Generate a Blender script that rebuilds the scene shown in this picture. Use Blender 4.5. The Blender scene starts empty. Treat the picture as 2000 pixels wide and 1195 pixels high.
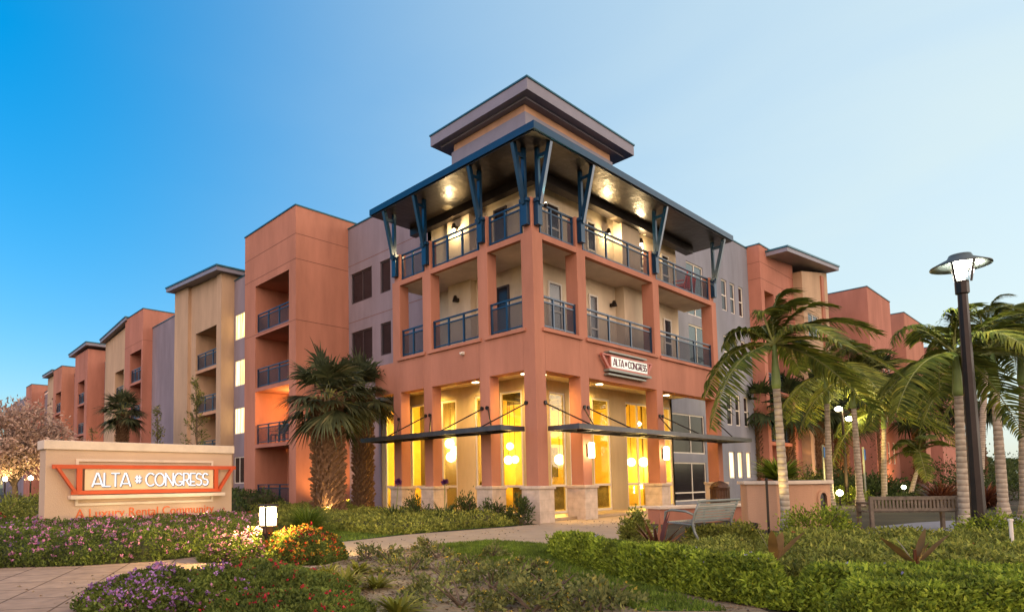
import bpy, math, random
import numpy as np
from mathutils import Vector, Matrix
R = math.radians
sc = bpy.context.scene
COL = sc.collection
# ------------------------------------------------------------------ camera
CAM = (-14.0122, -10.7001, 1.1774)
YAW, PIT, ROL, FPX, CX, CY, W0, H0 = 0.7086, 0.0668, -0.0123, 1228.43, 788.61, 858.36, 2000., 1195.
_fw = np.array([math.sin(YAW)*math.cos(PIT), math.cos(YAW)*math.cos(PIT), math.sin(PIT)])
_r = np.array([math.cos(YAW), -math.sin(YAW), 0.]); _u = np.cross(_r, _fw)
_R = _r*math.cos(ROL)+_u*math.sin(ROL); _U = _u*math.cos(ROL)-_r*math.sin(ROL)
cd = bpy.data.cameras.new('camera'); cam = bpy.data.objects.new('camera', cd); COL.objects.link(cam)
cam.matrix_world = Matrix(((_R[0], _U[0], -_fw[0], CAM[0]), (_R[1], _U[1], -_fw[1], CAM[1]), (_R[2], _U[2], -_fw[2], CAM[2]), (0, 0, 0, 1)))
cd.sensor_width = 36.; cd.sensor_fit = 'HORIZONTAL'; cd.lens = 36.*FPX/W0
cd.shift_x = -(CX-W0/2)/W0; cd.shift_y = (CY-H0/2)/W0
cd.clip_start = .1; cd.clip_end = 3000
sc.camera = cam
# ------------------------------------------------------------------ world, sun, exposure
SUN_AZ, SUN_EL = R(130), R(8)
wd = bpy.data.worlds.new("World"); sc.world = wd; wd.use_nodes = True
nt = wd.node_tree; nt.nodes.clear()
wo = nt.nodes.new('ShaderNodeOutputWorld'); bg = nt.nodes.new('ShaderNodeBackground')
sky = nt.nodes.new('ShaderNodeTexSky'); sky.sky_type = 'NISHITA'; sky.sun_disc = False
sky.sun_elevation = SUN_EL; sky.sun_rotation = SUN_AZ
sky.altitude = 0; sky.air_density = 1.0; sky.dust_density = 2.5; sky.ozone_density = 3
gm = nt.nodes.new('ShaderNodeGamma'); gm.inputs[1].default_value = .6
hs = nt.nodes.new('ShaderNodeHueSaturation'); hs.inputs['Saturation'].default_value = 1.8; hs.inputs['Value'].default_value = .80; hs.inputs['Hue'].default_value = .504
# warm glow added to the unseen sky behind the camera, to warm the walls
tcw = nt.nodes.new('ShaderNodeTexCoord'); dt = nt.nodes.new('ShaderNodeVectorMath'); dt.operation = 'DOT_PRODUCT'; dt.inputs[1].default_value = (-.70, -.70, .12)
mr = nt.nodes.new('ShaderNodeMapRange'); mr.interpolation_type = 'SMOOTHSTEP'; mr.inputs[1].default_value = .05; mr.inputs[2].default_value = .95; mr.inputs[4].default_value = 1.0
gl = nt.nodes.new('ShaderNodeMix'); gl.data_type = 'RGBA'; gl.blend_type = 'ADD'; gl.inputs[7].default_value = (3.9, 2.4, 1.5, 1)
nt.links.new(sky.outputs[0], gm.inputs[0]); nt.links.new(gm.outputs[0], hs.inputs['Color']); 
# pale dusk veil of the sky on the sunset side
d2 = nt.nodes.new('ShaderNodeVectorMath'); d2.operation = 'DOT_PRODUCT'; d2.inputs[1].default_value = (math.sin(SUN_AZ), math.cos(SUN_AZ), 0)
m2 = nt.nodes.new('ShaderNodeMapRange'); m2.interpolation_type = 'SMOOTHSTEP'; m2.inputs[1].default_value = -.5; m2.inputs[2].default_value = .7; m2.inputs[4].default_value = .80
cn = nt.nodes.new('ShaderNodeTexNoise'); cn.inputs['Scale'].default_value = 2.2; cn.inputs['Detail'].default_value = 6; cn.inputs['Distortion'].default_value = .6
cm = nt.nodes.new('ShaderNodeMapping'); cm.inputs['Scale'].default_value = (1, 1, 3.2); nt.links.new(tcw.outputs['Generated'], cm.inputs[0]); nt.links.new(cm.outputs[0], cn.inputs[0])
ck = nt.nodes.new('ShaderNodeMapRange'); ck.inputs[1].default_value = .3; ck.inputs[2].default_value = .7; ck.inputs[3].default_value = .90; ck.inputs[4].default_value = 1.07; nt.links.new(cn.outputs[0], ck.inputs[0])
cx_ = nt.nodes.new('ShaderNodeMath'); cx_.operation = 'MULTIPLY'; nt.links.new(ck.outputs[0], cx_.inputs[1])
pv = nt.nodes.new('ShaderNodeMix'); pv.data_type = 'RGBA'; pv.inputs[7].default_value = (1.0, 1.18, 1.16, 1)
nt.links.new(tcw.outputs['Generated'], d2.inputs[0]); nt.links.new(d2.outputs['Value'], m2.inputs[0]); nt.links.new(m2.outputs[0], cx_.inputs[0]); nt.links.new(cx_.outputs[0], pv.inputs[0])
nt.links.new(hs.outputs[0], pv.inputs[6]); nt.links.new(pv.outputs[2], gl.inputs[6])
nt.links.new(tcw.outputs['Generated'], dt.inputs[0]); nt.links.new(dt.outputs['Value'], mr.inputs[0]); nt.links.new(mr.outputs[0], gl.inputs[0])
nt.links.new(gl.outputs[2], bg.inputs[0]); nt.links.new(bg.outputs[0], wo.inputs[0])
bg.inputs[1].default_value = 0.15
sl = bpy.data.lights.new('sun', 'SUN'); so = bpy.data.objects.new('sun', sl); COL.objects.link(so)
sl.energy = 0.12; sl.angle = R(20); sl.color = (1, .8, .68)
so.rotation_euler = (R(90)-SUN_EL, 0, math.pi-SUN_AZ)
sc.view_settings.view_transform = 'Standard'; sc.view_settings.look = 'None'
sc.view_settings.exposure = 2.35; sc.view_settings.gamma = 1.0
sc.render.engine = 'CYCLES'
sc.cycles.use_denoising = True; sc.cycles.max_bounces = 6; sc.cycles.transparent_max_bounces = 12
sc.cycles.sample_clamp_indirect = 4.0; sc.cycles.caustics_reflective = False; sc.cycles.caustics_refractive = False

# ------------------------------------------------------------------ measuring: photograph pixels to world points on a known plane
C0 = np.array(CAM)
def _ray(px, py): return _fw*FPX+_R*(px-CX)-_U*(py-CY)
def _pl(px, py, i, v):
    d = _ray(px, py); return C0+d*((v-C0[i])/d[i])
def G(px, py, z=0.): return _pl(px, py, 2, z)
def FX(px, py, x): return _pl(px, py, 0, x)
def FY(px, py, y): return _pl(px, py, 1, y)
def AT(px, py, d): return C0+_ray(px, py)/FPX*d

# ------------------------------------------------------------------ mesh helpers
def wloc(p):
    v = np.zeros(3)
    while p is not None:
        v = v+np.array(p.location); p = p.parent
    return v
class MB:
    def __init__(s, fn=None):
        s.V = []; s.F = []; s.M = []; s.n = 0; s.fn = fn
    def add(s, V, F, mi=0):
        V = [s.fn(*v) for v in V] if s.fn else V
        s.V.append(np.asarray(V, float).reshape(-1, 3)); b = s.n; s.n += len(V)
        for f in F: s.F.append(tuple(i+b for i in f)); s.M.append(mi)
        return s
    def arr(s, V, F, mi=0):
        V = np.asarray(V, float); F = np.asarray(F)+s.n
        s.V.append(V); s.n += len(V); s.F.extend(map(tuple, F.tolist())); s.M.extend([mi]*len(F)); return s
    def box(s, x0, x1, y0, y1, z0, z1, mi=0):
        return s.add([(x0, y0, z0), (x1, y0, z0), (x1, y1, z0), (x0, y1, z0), (x0, y0, z1), (x1, y0, z1), (x1, y1, z1), (x0, y1, z1)],
                     [(0, 3, 2, 1), (4, 5, 6, 7), (0, 1, 5, 4), (1, 2, 6, 5), (2, 3, 7, 6), (3, 0, 4, 7)], mi)
    def quad(s, a, b, c, d, mi=0): return s.add([a, b, c, d], [(0, 1, 2, 3)], mi)
    def prism(s, poly, z0, z1, mi=0):
        n = len(poly)
        return s.add([(x, y, z0) for x, y in poly]+[(x, y, z1) for x, y in poly],
                     [tuple(range(n))[::-1], tuple(range(n, 2*n))]+[(i, (i+1) % n, n+(i+1) % n, n+i) for i in range(n)], mi)
    def beam(s, p, q, w, h, up=(0, 0, 1), mi=0):
        p, q = Vector(p), Vector(q); d = (q-p).normalized(); u = Vector(up)
        if abs(d.dot(u)) > .98: u = Vector((1, 0, 0))
        a = d.cross(u).normalized()*w/2; b = a.cross(d).normalized()*h/2
        V = [p-a-b, p+a-b, p+a+b, p-a+b, q-a-b, q+a-b, q+a+b, q-a+b]
        return s.add([tuple(v) for v in V], [(0, 3, 2, 1), (4, 5, 6, 7), (0, 1, 5, 4), (1, 2, 6, 5), (2, 3, 7, 6), (3, 0, 4, 7)], mi)
    def tube(s, pts, rad, n=8, mi=0, cap=True):
        pts = [Vector(p) for p in pts]; k = len(pts)
        rr = rad if hasattr(rad, '__len__') else [rad]*k
        V = []; F = []; a = None
        for i, p in enumerate(pts):
            d = (pts[min(i+1, k-1)]-pts[max(i-1, 0)]).normalized()
            if a is None: a = d.cross(Vector((0, 0, 1)) if abs(d.z) < .9 else Vector((1, 0, 0))).normalized()
            a = (a-d*a.dot(d)).normalized(); b = d.cross(a)
            for j in range(n):
                t = 2*math.pi*j/n; V.append(tuple(p+(a*math.cos(t)+b*math.sin(t))*rr[i]))
        for i in range(k-1):
            for j in range(n): F.append((i*n+j, i*n+(j+1) % n, (i+1)*n+(j+1) % n, (i+1)*n+j))
        if cap: F += [tuple(range(n))[::-1], tuple(range((k-1)*n, k*n))]
        return s.add(V, F, mi)
    def lathe(s, prof, c=(0, 0, 0), n=24, mi=0, cap=True):
        V = []; F = []; k = len(prof)
        for r, z in prof:
            for j in range(n):
                t = 2*math.pi*j/n; V.append((c[0]+r*math.cos(t), c[1]+r*math.sin(t), c[2]+z))
        for i in range(k-1):
            for j in range(n): F.append((i*n+j, i*n+(j+1) % n, (i+1)*n+(j+1) % n, (i+1)*n+j))
        if cap: F += [tuple(range(n))[::-1], tuple(range((k-1)*n, k*n))]
        return s.add(V, F, mi)
    def build(s, name, mats, parent=None, smooth=False, bevel=0, local=False):
        me = bpy.data.meshes.new(name); V = np.concatenate(s.V)
        if parent is not None and not local: V = V-wloc(parent)
        me.from_pydata(V.tolist(), [], s.F)
        for m in (mats if isinstance(mats, (list, tuple)) else [mats]): me.materials.append(m)
        if max(s.M, default=0): me.polygons.foreach_set('material_index', s.M)
        if smooth: me.polygons.foreach_set('use_smooth', [True]*len(me.polygons))
        me.update()
        o = bpy.data.objects.new(name, me); COL.objects.link(o); o.parent = parent
        if bevel:
            b = o.modifiers.new('bevel', 'BEVEL'); b.width = bevel; b.segments = 2; b.limit_method = 'ANGLE'
        return o
def tag(o, label=None, cat=None, group=None, kind=None):
    for k, v in (('label', label), ('category', cat), ('group', group), ('kind', kind)):
        if v: o[k] = v
    return o
def thing(name, label, cat, loc=(0, 0, 0), rz=0, group=None):
    o = bpy.data.objects.new(name, None); COL.objects.link(o); o.location = tuple(float(v) for v in loc); o.rotation_euler = (0, 0, rz)
    o.empty_display_size = .2
    return tag(o, label, cat, group)
def copy_tree(o, parent=None):
    c = o.copy(); COL.objects.link(c); c.parent = parent
    for ch in list(o.children): copy_tree(ch, c)
    return c
def lamp(kind, name, loc, energy, color, parent=None, size=.1, target=None, spot=80, blend=.6):
    l = bpy.data.lights.new(name, kind); l.energy = energy; l.color = color
    if kind in ('POINT', 'SPOT'): l.shadow_soft_size = size
    if kind == 'AREA': l.size = size
    if kind == 'SPOT': l.spot_size = R(spot); l.spot_blend = blend
    o = bpy.data.objects.new(name, l); COL.objects.link(o)
    o.parent = parent; o.location = Vector([float(v) for v in loc])-Vector(wloc(parent))
    if target is not None:
        o.rotation_euler = (Vector([float(v) for v in target])-Vector([float(v) for v in loc])).to_track_quat('-Z', 'Y').to_euler()
    return o

# ------------------------------------------------------------------ materials
def nodes(name):
    m = bpy.data.materials.new(name); m.use_nodes = True; n = m.node_tree; return m, n, n.nodes['Principled BSDF']
def mat(name, col, rough=.8, var=.12, scale=1.5, bump=0., bscale=60., metal=0., spec=.3, streak=False, emit=0, coat=0):
    m, n, b = nodes(name)
    b.inputs['Roughness'].default_value = rough; b.inputs['Metallic'].default_value = metal; b.inputs['Specular IOR Level'].default_value = spec
    if coat: b.inputs['Coat Weight'].default_value = coat
    tc = n.nodes.new('ShaderNodeTexCoord'); no = n.nodes.new('ShaderNodeTexNoise'); no.inputs['Scale'].default_value = scale; no.inputs['Detail'].default_value = 8
    no.inputs['Roughness'].default_value = .65
    mp = n.nodes.new('ShaderNodeMapping'); n.links.new(tc.outputs['Object'], mp.inputs[0]); n.links.new(mp.outputs[0], no.inputs['Vector'])
    if streak: mp.inputs['Scale'].default_value = (1, 1, .22)
    cr = n.nodes.new('ShaderNodeValToRGB'); cr.color_ramp.elements[0].position = .3; cr.color_ramp.elements[1].position = .7
    cr.color_ramp.elements[0].color = (*[c*(1-var) for c in col], 1); cr.color_ramp.elements[1].color = (*[min(1, c*(1+var)) for c in col], 1)
    n.links.new(no.outputs[0], cr.inputs[0]); n.links.new(cr.outputs[0], b.inputs['Base Color'])
    if bump:
        n2 = n.nodes.new('ShaderNodeTexNoise'); n2.inputs['Scale'].default_value = bscale; n2.inputs['Detail'].default_value = 4
        bp = n.nodes.new('ShaderNodeBump'); bp.inputs['Strength'].default_value = bump; bp.inputs['Distance'].default_value = .02
        n.links.new(tc.outputs['Object'], n2.inputs['Vector']); n.links.new(n2.outputs[0], bp.inputs['Height']); n.links.new(bp.outputs[0], b.inputs['Normal'])
    if emit:
        n.links.new(cr.outputs[0], b.inputs['Emission Color']); b.inputs['Emission Strength'].default_value = emit
    return m
def stucco(name, col, var=.19): return mat(name, col, .9, var, .9, .45, 38, spec=.15, streak=True)
def emission(name, col, strength):
    m = bpy.data.materials.new(name); m.use_nodes = True; n = m.node_tree; n.nodes.clear()
    e = n.nodes.new('ShaderNodeEmission'); o = n.nodes.new('ShaderNodeOutputMaterial'); e.inputs[0].default_value = (*col, 1); e.inputs[1].default_value = strength
    n.links.new(e.outputs[0], o.inputs[0]); return m
def see_through(name, tint, fac, surf_col, rough, gloss=True):
    m = bpy.data.materials.new(name); m.use_nodes = True; n = m.node_tree; n.nodes.clear()
    t = n.nodes.new('ShaderNodeBsdfTransparent'); t.inputs[0].default_value = (*tint, 1)
    if gloss: g = n.nodes.new('ShaderNodeBsdfGlossy'); g.inputs['Roughness'].default_value = rough
    else: g = n.nodes.new('ShaderNodeBsdfDiffuse')
    g.inputs[0].default_value = (*surf_col, 1)
    mx = n.nodes.new('ShaderNodeMixShader'); o = n.nodes.new('ShaderNodeOutputMaterial')
    if gloss:
        lw = n.nodes.new('ShaderNodeLayerWeight'); pw = n.nodes.new('ShaderNodeMath'); pw.operation = 'POWER'; pw.inputs[1].default_value = 5.
        ad = n.nodes.new('ShaderNodeMath'); ad.operation = 'MULTIPLY_ADD'; ad.inputs[1].default_value = .6; ad.inputs[2].default_value = fac; ad.use_clamp = True
        n.links.new(lw.outputs['Facing'], pw.inputs[0]); n.links.new(pw.outputs[0], ad.inputs[0]); n.links.new(ad.outputs[0], mx.inputs[0])
    else: mx.inputs[0].default_value = fac
    n.links.new(t.outputs[0], mx.inputs[1]); n.links.new(g.outputs[0], mx.inputs[2]); n.links.new(mx.outputs[0], o.inputs[0]); return m
def leafmat(name, c1, c2, c3=None, rough=.68, trans=.3):
    m, n, b = nodes(name); b.inputs['Roughness'].default_value = rough; b.inputs['Specular IOR Level'].default_value = .25
    g = n.nodes.new('ShaderNodeNewGeometry'); cr = n.nodes.new('ShaderNodeValToRGB')
    e = cr.color_ramp.elements; e[0].color = (*c1, 1); e[1].color = (*c2, 1)
    if c3: x = e.new(.93); x.color = (*c2, 1); e[-1].color = (*c3, 1)
    n.links.new(g.outputs['Random Per Island'], cr.inputs[0])
    tc = n.nodes.new('ShaderNodeTexCoord'); no = n.nodes.new('ShaderNodeTexNoise'); no.inputs['Scale'].default_value = 3.0; no.inputs['Detail'].default_value = 3; n.links.new(tc.outputs['Object'], no.inputs[0])
    mr = n.nodes.new('ShaderNodeMapRange'); mr.inputs[1].default_value = .32; mr.inputs[2].default_value = .68; mr.inputs[3].default_value = .55; mr.inputs[4].default_value = 1.4; n.links.new(no.outputs[0], mr.inputs[0])
    vm = n.nodes.new('ShaderNodeVectorMath'); vm.operation = 'SCALE'; n.links.new(cr.outputs[0], vm.inputs[0]); n.links.new(mr.outputs[0], vm.inputs['Scale']); cr = vm; n.links.new(cr.outputs[0], b.inputs['Base Color'])
    tr = n.nodes.new('ShaderNodeBsdfTranslucent'); mx = n.nodes.new('ShaderNodeMixShader'); mx.inputs[0].default_value = trans
    n.links.new(cr.outputs[0], tr.inputs[0]); n.links.new(b.outputs[0], mx.inputs[1]); n.links.new(tr.outputs[0], mx.inputs[2])
    n.links.new(mx.outputs[0], n.nodes['Material Output'].inputs[0]); return m
M = {}
M['orange'] = stucco('orange_stucco', (.385, .172, .118))
M['orange2'] = stucco('terracotta_stucco', (.375, .162, .118))
M['yellow'] = stucco('ochre_stucco', (.43, .30, .20))
M['lav'] = stucco('lavender_stucco', (.215, .185, .22))
M['gray'] = stucco('gray_stucco', (.205, .215, .26))
M['cream'] = stucco('cream_stucco', (.60, .50, .37))
M['tan'] = stucco('tan_stucco', (.46, .27, .17))
M['ceil'] = stucco('balcony_underside', (.60, .51, .42))
M['sign'] = stucco('sign_stucco', (.49, .36, .26), .06)
M['joint'] = mat('reveal_joint', (.16, .07, .05), .9)
M['blue'] = mat('blue_steel', (.0028, .030, .074), .3, .15, 3, spec=.5, metal=.2)
M['fascia'] = mat('roof_fascia', (.20, .19, .235), .5, .08, 2)
M['teal'] = mat('teal_metal_roof', (.03, .11, .15), .4, .15, 3, metal=.4)
M['bronze'] = mat('dark_bronze', (.026, .020, .018), .4, .2, 4, metal=.5)
M['canopy'] = mat('canopy_metal', (.075, .075, .085), .38, .2, 3, metal=.6)
M['white'] = mat('white_frame', (.62, .58, .52), .5, .05, 4)
M['dark'] = mat('dark_frame', (.05, .04, .045), .5, .1, 4)
M['pane'] = mat('dark_glass', (.020, .017, .021), .12, .3, .8, spec=.3)
M['glass'] = see_through('lobby_glass', (.95, .91, .62), .035, (.9, .9, .9), .02)
M['screen'] = see_through('railing_screen', (1, 1, 1), .42, (.05, .06, .08), .6, gloss=False)
M['concrete'] = mat('concrete', (.37, .28, .19), .9, .14, 1.2, .3, 60)
M['red'] = mat('red_plastic', (.55, .04, .03), .5)
M['redmetal'] = mat('red_orange_paint', (.48, .075, .022), .45, .08, 3)
M['wood'] = mat('weathered_wood', (.135, .11, .085), .75, .35, 9, .3, 40)
M['gmetal'] = mat('grey_green_metal', (.20, .22, .20), .45, .15, 5, metal=.3)
M['capstone'] = mat('cap_stone', (.60, .50, .40), .85, .1, 3, .2, 50)
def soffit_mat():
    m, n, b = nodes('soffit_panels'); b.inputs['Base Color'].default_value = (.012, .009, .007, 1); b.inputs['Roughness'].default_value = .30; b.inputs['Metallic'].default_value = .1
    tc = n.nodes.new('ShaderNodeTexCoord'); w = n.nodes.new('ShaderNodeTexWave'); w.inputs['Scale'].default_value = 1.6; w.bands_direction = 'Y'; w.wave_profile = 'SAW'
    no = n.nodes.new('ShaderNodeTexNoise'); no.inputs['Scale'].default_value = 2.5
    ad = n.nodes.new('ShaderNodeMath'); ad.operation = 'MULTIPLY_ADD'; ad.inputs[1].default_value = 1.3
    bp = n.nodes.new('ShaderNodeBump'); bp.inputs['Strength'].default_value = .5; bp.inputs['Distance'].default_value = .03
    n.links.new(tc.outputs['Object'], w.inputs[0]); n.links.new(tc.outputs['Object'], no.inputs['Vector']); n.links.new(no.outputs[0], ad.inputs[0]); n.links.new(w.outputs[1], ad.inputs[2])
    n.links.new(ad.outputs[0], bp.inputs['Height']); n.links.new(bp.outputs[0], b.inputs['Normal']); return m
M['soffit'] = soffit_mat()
def brick(name, c1, c2, mortar, bw, bh, ms=.015, rough=.85, bump=.4, off=.5, axis='z', rot=0):
    m, n, b = nodes(name); b.inputs['Roughness'].default_value = rough; b.inputs['Specular IOR Level'].default_value = .2
    tc = n.nodes.new('ShaderNodeTexCoord'); br = n.nodes.new('ShaderNodeTexBrick'); br.offset = off
    br.inputs['Color1'].default_value = (*c1, 1); br.inputs['Color2'].default_value = (*c2, 1); br.inputs['Mortar'].default_value = (*mortar, 1)
    br.inputs['Scale'].default_value = 1; br.inputs['Mortar Size'].default_value = ms; br.inputs['Brick Width'].default_value = bw; br.inputs['Row Height'].default_value = bh
    if axis == 'z':
        mp = n.nodes.new('ShaderNodeMapping'); mp.inputs['Rotation'].default_value = (0, 0, rot); n.links.new(tc.outputs['Object'], mp.inputs[0]); n.links.new(mp.outputs[0], br.inputs[0])
    else:
        sx = n.nodes.new('ShaderNodeSeparateXYZ'); ad = n.nodes.new('ShaderNodeMath'); cb = n.nodes.new('ShaderNodeCombineXYZ')
        n.links.new(tc.outputs['Object'], sx.inputs[0]); n.links.new(sx.outputs[0], ad.inputs[0]); n.links.new(sx.outputs[1], ad.inputs[1])
        n.links.new(ad.outputs[0], cb.inputs[0]); n.links.new(sx.outputs[2], cb.inputs[1]); n.links.new(cb.outputs[0], br.inputs[0])
    no = n.nodes.new('ShaderNodeTexNoise'); no.inputs['Scale'].default_value = 5; no.inputs['Detail'].default_value = 8
    mx = n.nodes.new('ShaderNodeMix'); mx.data_type = 'RGBA'; mx.blend_type = 'OVERLAY'; mx.inputs[0].default_value = .45
    n.links.new(tc.outputs['Object'], no.inputs['Vector']); n.links.new(br.outputs[0], mx.inputs[6]); n.links.new(no.outputs[0], mx.inputs[7]); n.links.new(mx.outputs[2], b.inputs['Base Color'])
    bp = n.nodes.new('ShaderNodeBump'); bp.invert = True; bp.inputs['Strength'].default_value = bump; bp.inputs['Distance'].default_value = .01
    n.links.new(br.outputs[1], bp.inputs['Height']); n.links.new(bp.outputs[0], b.inputs['Normal']); return m
M['plinth'] = brick('plinth_stone', (.50, .41, .33), (.48, .385, .31), (.40, .325, .265), .48, .32, .005, bump=.12, axis='w')
def ringed(name, c1, c2, scale):
    m, n, b = nodes(name); b.inputs['Roughness'].default_value = .9; tc = n.nodes.new('ShaderNodeTexCoord'); w = n.nodes.new('ShaderNodeTexWave'); w.bands_direction = 'Z'; w.inputs['Scale'].default_value = scale; w.inputs['Distortion'].default_value = 1.6; w.inputs['Detail'].default_value = 3
    no = n.nodes.new('ShaderNodeTexNoise'); no.inputs['Scale'].default_value = 6; cr = n.nodes.new('ShaderNodeValToRGB'); cr.color_ramp.elements[0].position = .02; cr.color_ramp.elements[1].position = .22
    cr.color_ramp.elements[0].color = (*c2, 1); cr.color_ramp.elements[1].color = (*c1, 1); mx = n.nodes.new('ShaderNodeMix'); mx.data_type = 'RGBA'; mx.blend_type = 'OVERLAY'; mx.inputs[0].default_value = .6
    n.links.new(tc.outputs['Object'], w.inputs[0]); n.links.new(tc.outputs['Object'], no.inputs[0]); n.links.new(w.outputs[1], cr.inputs[0]); n.links.new(cr.outputs[0], mx.inputs[6]); n.links.new(no.outputs[0], mx.inputs[7]); n.links.new(mx.outputs[2], b.inputs['Base Color'])
    bp = n.nodes.new('ShaderNodeBump'); bp.inputs['Strength'].default_value = .5; bp.inputs['Distance'].default_value = .02; n.links.new(w.outputs[1], bp.inputs['Height']); n.links.new(bp.outputs[0], b.inputs['Normal']); return m
M['tile'] = brick('stone_tiles', (.34, .235, .165), (.30, .205, .145), (.13, .08, .05), .62, .62, .012, off=0.0, rot=R(28))
# ================================================================== SETTING: ground sheets
def sheet(name, poly, z, m, kind='structure'):
    o = MB().add([(x, y, z) for x, y in poly], [tuple(range(len(poly)))]).build(name, m)
    o['kind'] = kind; return o
M['soil'] = mat('dark_soil', (.045, .040, .022), .95, .5, .5, .6, 12)
M['mulch'] = mat('mulch', (.25, .19, .115), .95, .5, 3, 1.0, 25)
M['lawn'] = mat('lawn', (.045, .085, .018), .95, .4, 1.5, .6, 60)
sheet('ground', [(-300, -300), (600, -300), (600, 600), (-300, 600)], 0, M['soil'])
def gp(*pts): return [tuple(G(*p)[:2]) for p in pts]
sheet('mulch_bed', gp((240, 1194), (430, 1130), (640, 1092), (760, 1072), (880, 1064), (1060, 1066), (1300, 1120), (1500, 1194))+[(-9.2, -9.2), (-12.2, -7.2)], .004, M['mulch'])
sheet('lawn', gp((840, 1066), (960, 1056), (1075, 1064), (1085, 1085), (1120, 1108), (1270, 1146), (1420, 1194), (1250, 1194), (1120, 1150), (1000, 1120), (900, 1092)), .008, M['lawn'])
sheet('grass_verge', gp((560, 1066), (640, 1062), (800, 1042), (1010, 1026), (990, 1010), (700, 1030), (600, 1040)), .008, M['lawn'])
sheet('footpath', gp((420, 1084), (520, 1072), (640, 1062), (800, 1044), (1000, 1029), (1050, 1024))+[(-.3, -.4), (-.4, 9), (4, 9), (26, 3.2), (26, -.6), (6, -1.9), (1.2, -2.4)]+gp((1290, 1046), (1180, 1066), (1100, 1066), (1075, 1066), (960, 1060), (840, 1069), (760, 1076), (680, 1094), (640, 1106), (500, 1125)), .012, M['concrete'])
sheet('tiled_path', [(-13.6, -.1)]+gp((0, 1110), (150, 1107), (300, 1098), (425, 1084), (470, 1078), (560, 1092), (600, 1100), (430, 1130), (330, 1150), (250, 1172), (240, 1194))+[(-12.25, -5.5), (-14.5, -4.2)], .016, M['tile'])
sheet('side_path', [(1.5, -6.9), (3.2, -9.8), (9, -12), (12, -9), (6, -7), (3.6, -6.6)], .008, mat('grey_paving', (.22, .23, .27), .9, .1, 2))

mL = lambda u, d, z: (d, u, z)
mR = lambda u, d, z: (u, d, z)
def wall_face(mb, u0, u1, z0, z1, d, ops=(), mi=0, rmi=None):
    us = sorted({u0, u1, *[v for o in ops for v in (o[0], o[1])]}); zs = sorted({z0, z1, *[v for o in ops for v in (o[2], o[3])]})
    us = [v for v in us if u0 <= v <= u1]; zs = [v for v in zs if z0 <= v <= z1]
    for a, b in zip(us, us[1:]):
        for p, q in zip(zs, zs[1:]):
            if any(o[0] <= (a+b)/2 <= o[1] and o[2] <= (p+q)/2 <= o[3] for o in ops): continue
            mb.quad((a, d, p), (b, d, p), (b, d, q), (a, d, q), mi)
    r = mi if rmi is None else rmi
    for o in ops:
        a, b, p, q, dep = o[:5]; e = d+dep
        mb.quad((a, d, p), (a, e, p), (a, e, q), (a, d, q), r); mb.quad((b, d, p), (b, e, p), (b, e, q), (b, d, q), r)
        mb.quad((a, d, p), (b, d, p), (b, e, p), (a, e, p), r); mb.quad((a, d, q), (b, d, q), (b, e, q), (a, e, q), r)
        if len(o) > 5: mb.quad((a, e, p), (b, e, p), (b, e, q), (a, e, q), o[5])
def window(parent, fn, u0, u1, z0, z1, d, mull=(), trans=(), fm='dark', pm='pane', w=.06, name='window', th=.07):
    f = MB(fn)
    f.box(u0, u0+w, d-th/2, d+th/2, z0, z1); f.box(u1-w, u1, d-th/2, d+th/2, z0, z1)
    f.box(u0+w, u1-w, d-th/2, d+th/2, z0, z0+w); f.box(u0+w, u1-w, d-th/2, d+th/2, z1-w, z1)
    for t in mull: c = u0+(u1-u0)*t; f.box(c-w/2, c+w/2, d-th/2+.003, d+th/2-.003, z0+w, z1-w)
    for t in trans: c = z0+(z1-z0)*t; f.box(u0+w, u1-w, d-th/2+.006, d+th/2-.006, c-w/2, c+w/2)
    o = f.build(name, M[fm], parent)
    MB(fn).box(u0+w, u1-w, d-.006, d+.006, z0+w, z1-w).build('pane', M[pm], o)
    return o
def railing(parent, fn, u0, u1, d, z0, z1, n=3, ends=True):
    f = MB(fn)
    for i in range(n+1):
        c = u0+.03+(u1-u0-.06)*i/n; f.box(c-.028, c+.028, d-.028, d+.028, z0, z1)
    f.box(u0, u1, d-.035, d+.035, z1-.002, z1+.045); f.box(u0+.05, u1-.05, d-.02, d+.02, z1-.15, z1-.11); f.box(u0+.05, u1-.05, d-.02, d+.02, z0+.05, z0+.09)
    o = f.build('balcony_railing', M['blue'], parent)
    MB(fn).box(u0+.06, u1-.06, d-.004, d+.004, z0+.09, z1-.15).build('mesh_panel', M['screen'], o)
    return o

# ================================================================== CORNER TOWER
T = thing('corner_building', 'terracotta corner tower with wraparound balconies, lit ground floor and wide blue roof', 'building', (0, 0, 0))
colL = [(5.78, 6.18), (4.2, 4.6), (1.7, 2.1)]; colR = [(2.15, 2.6), (6.72, 7.14), (11.4, 11.8)]
def column(x0, x1, y0, y1):
    mb = MB(); mb.box(x0, x1, y0, y1, 1.0, 8.2); mb.box(x0+.06, x1-.06, y0+.06, y1-.06, 8.2, 9.2)
    c = mb.build('column', M['orange'], T, bevel=.012)
    p = MB(); e = .10; p.box(x0-e, x1+e, y0-e, y1+e, 0, .93); p.box(x0-e-.04, x1+e+.04, y0-e-.04, y1+e+.04, .93, 1.02)
    p.build('plinth', M['plinth'], c, bevel=.015)
for a, b in colL: column(0, .42, a, b)
for a, b in colR: column(a, b, 0, .42)
column(0, .46, 0, .42)
belt = MB(); ys = [(.42, 1.7), (2.1, 4.2), (4.6, 5.78), (6.18, 7.2)]; xs = [(.46, 2.15), (2.6, 6.72), (7.14, 11.4)]
for a, b in ys: belt.box(.002, .40, a, b, 4.27, 5.36)
for a, b in xs: belt.box(a, b, .002, .40, 4.25, 5.36)
belt.build('spandrel', M['orange'], T)
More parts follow.
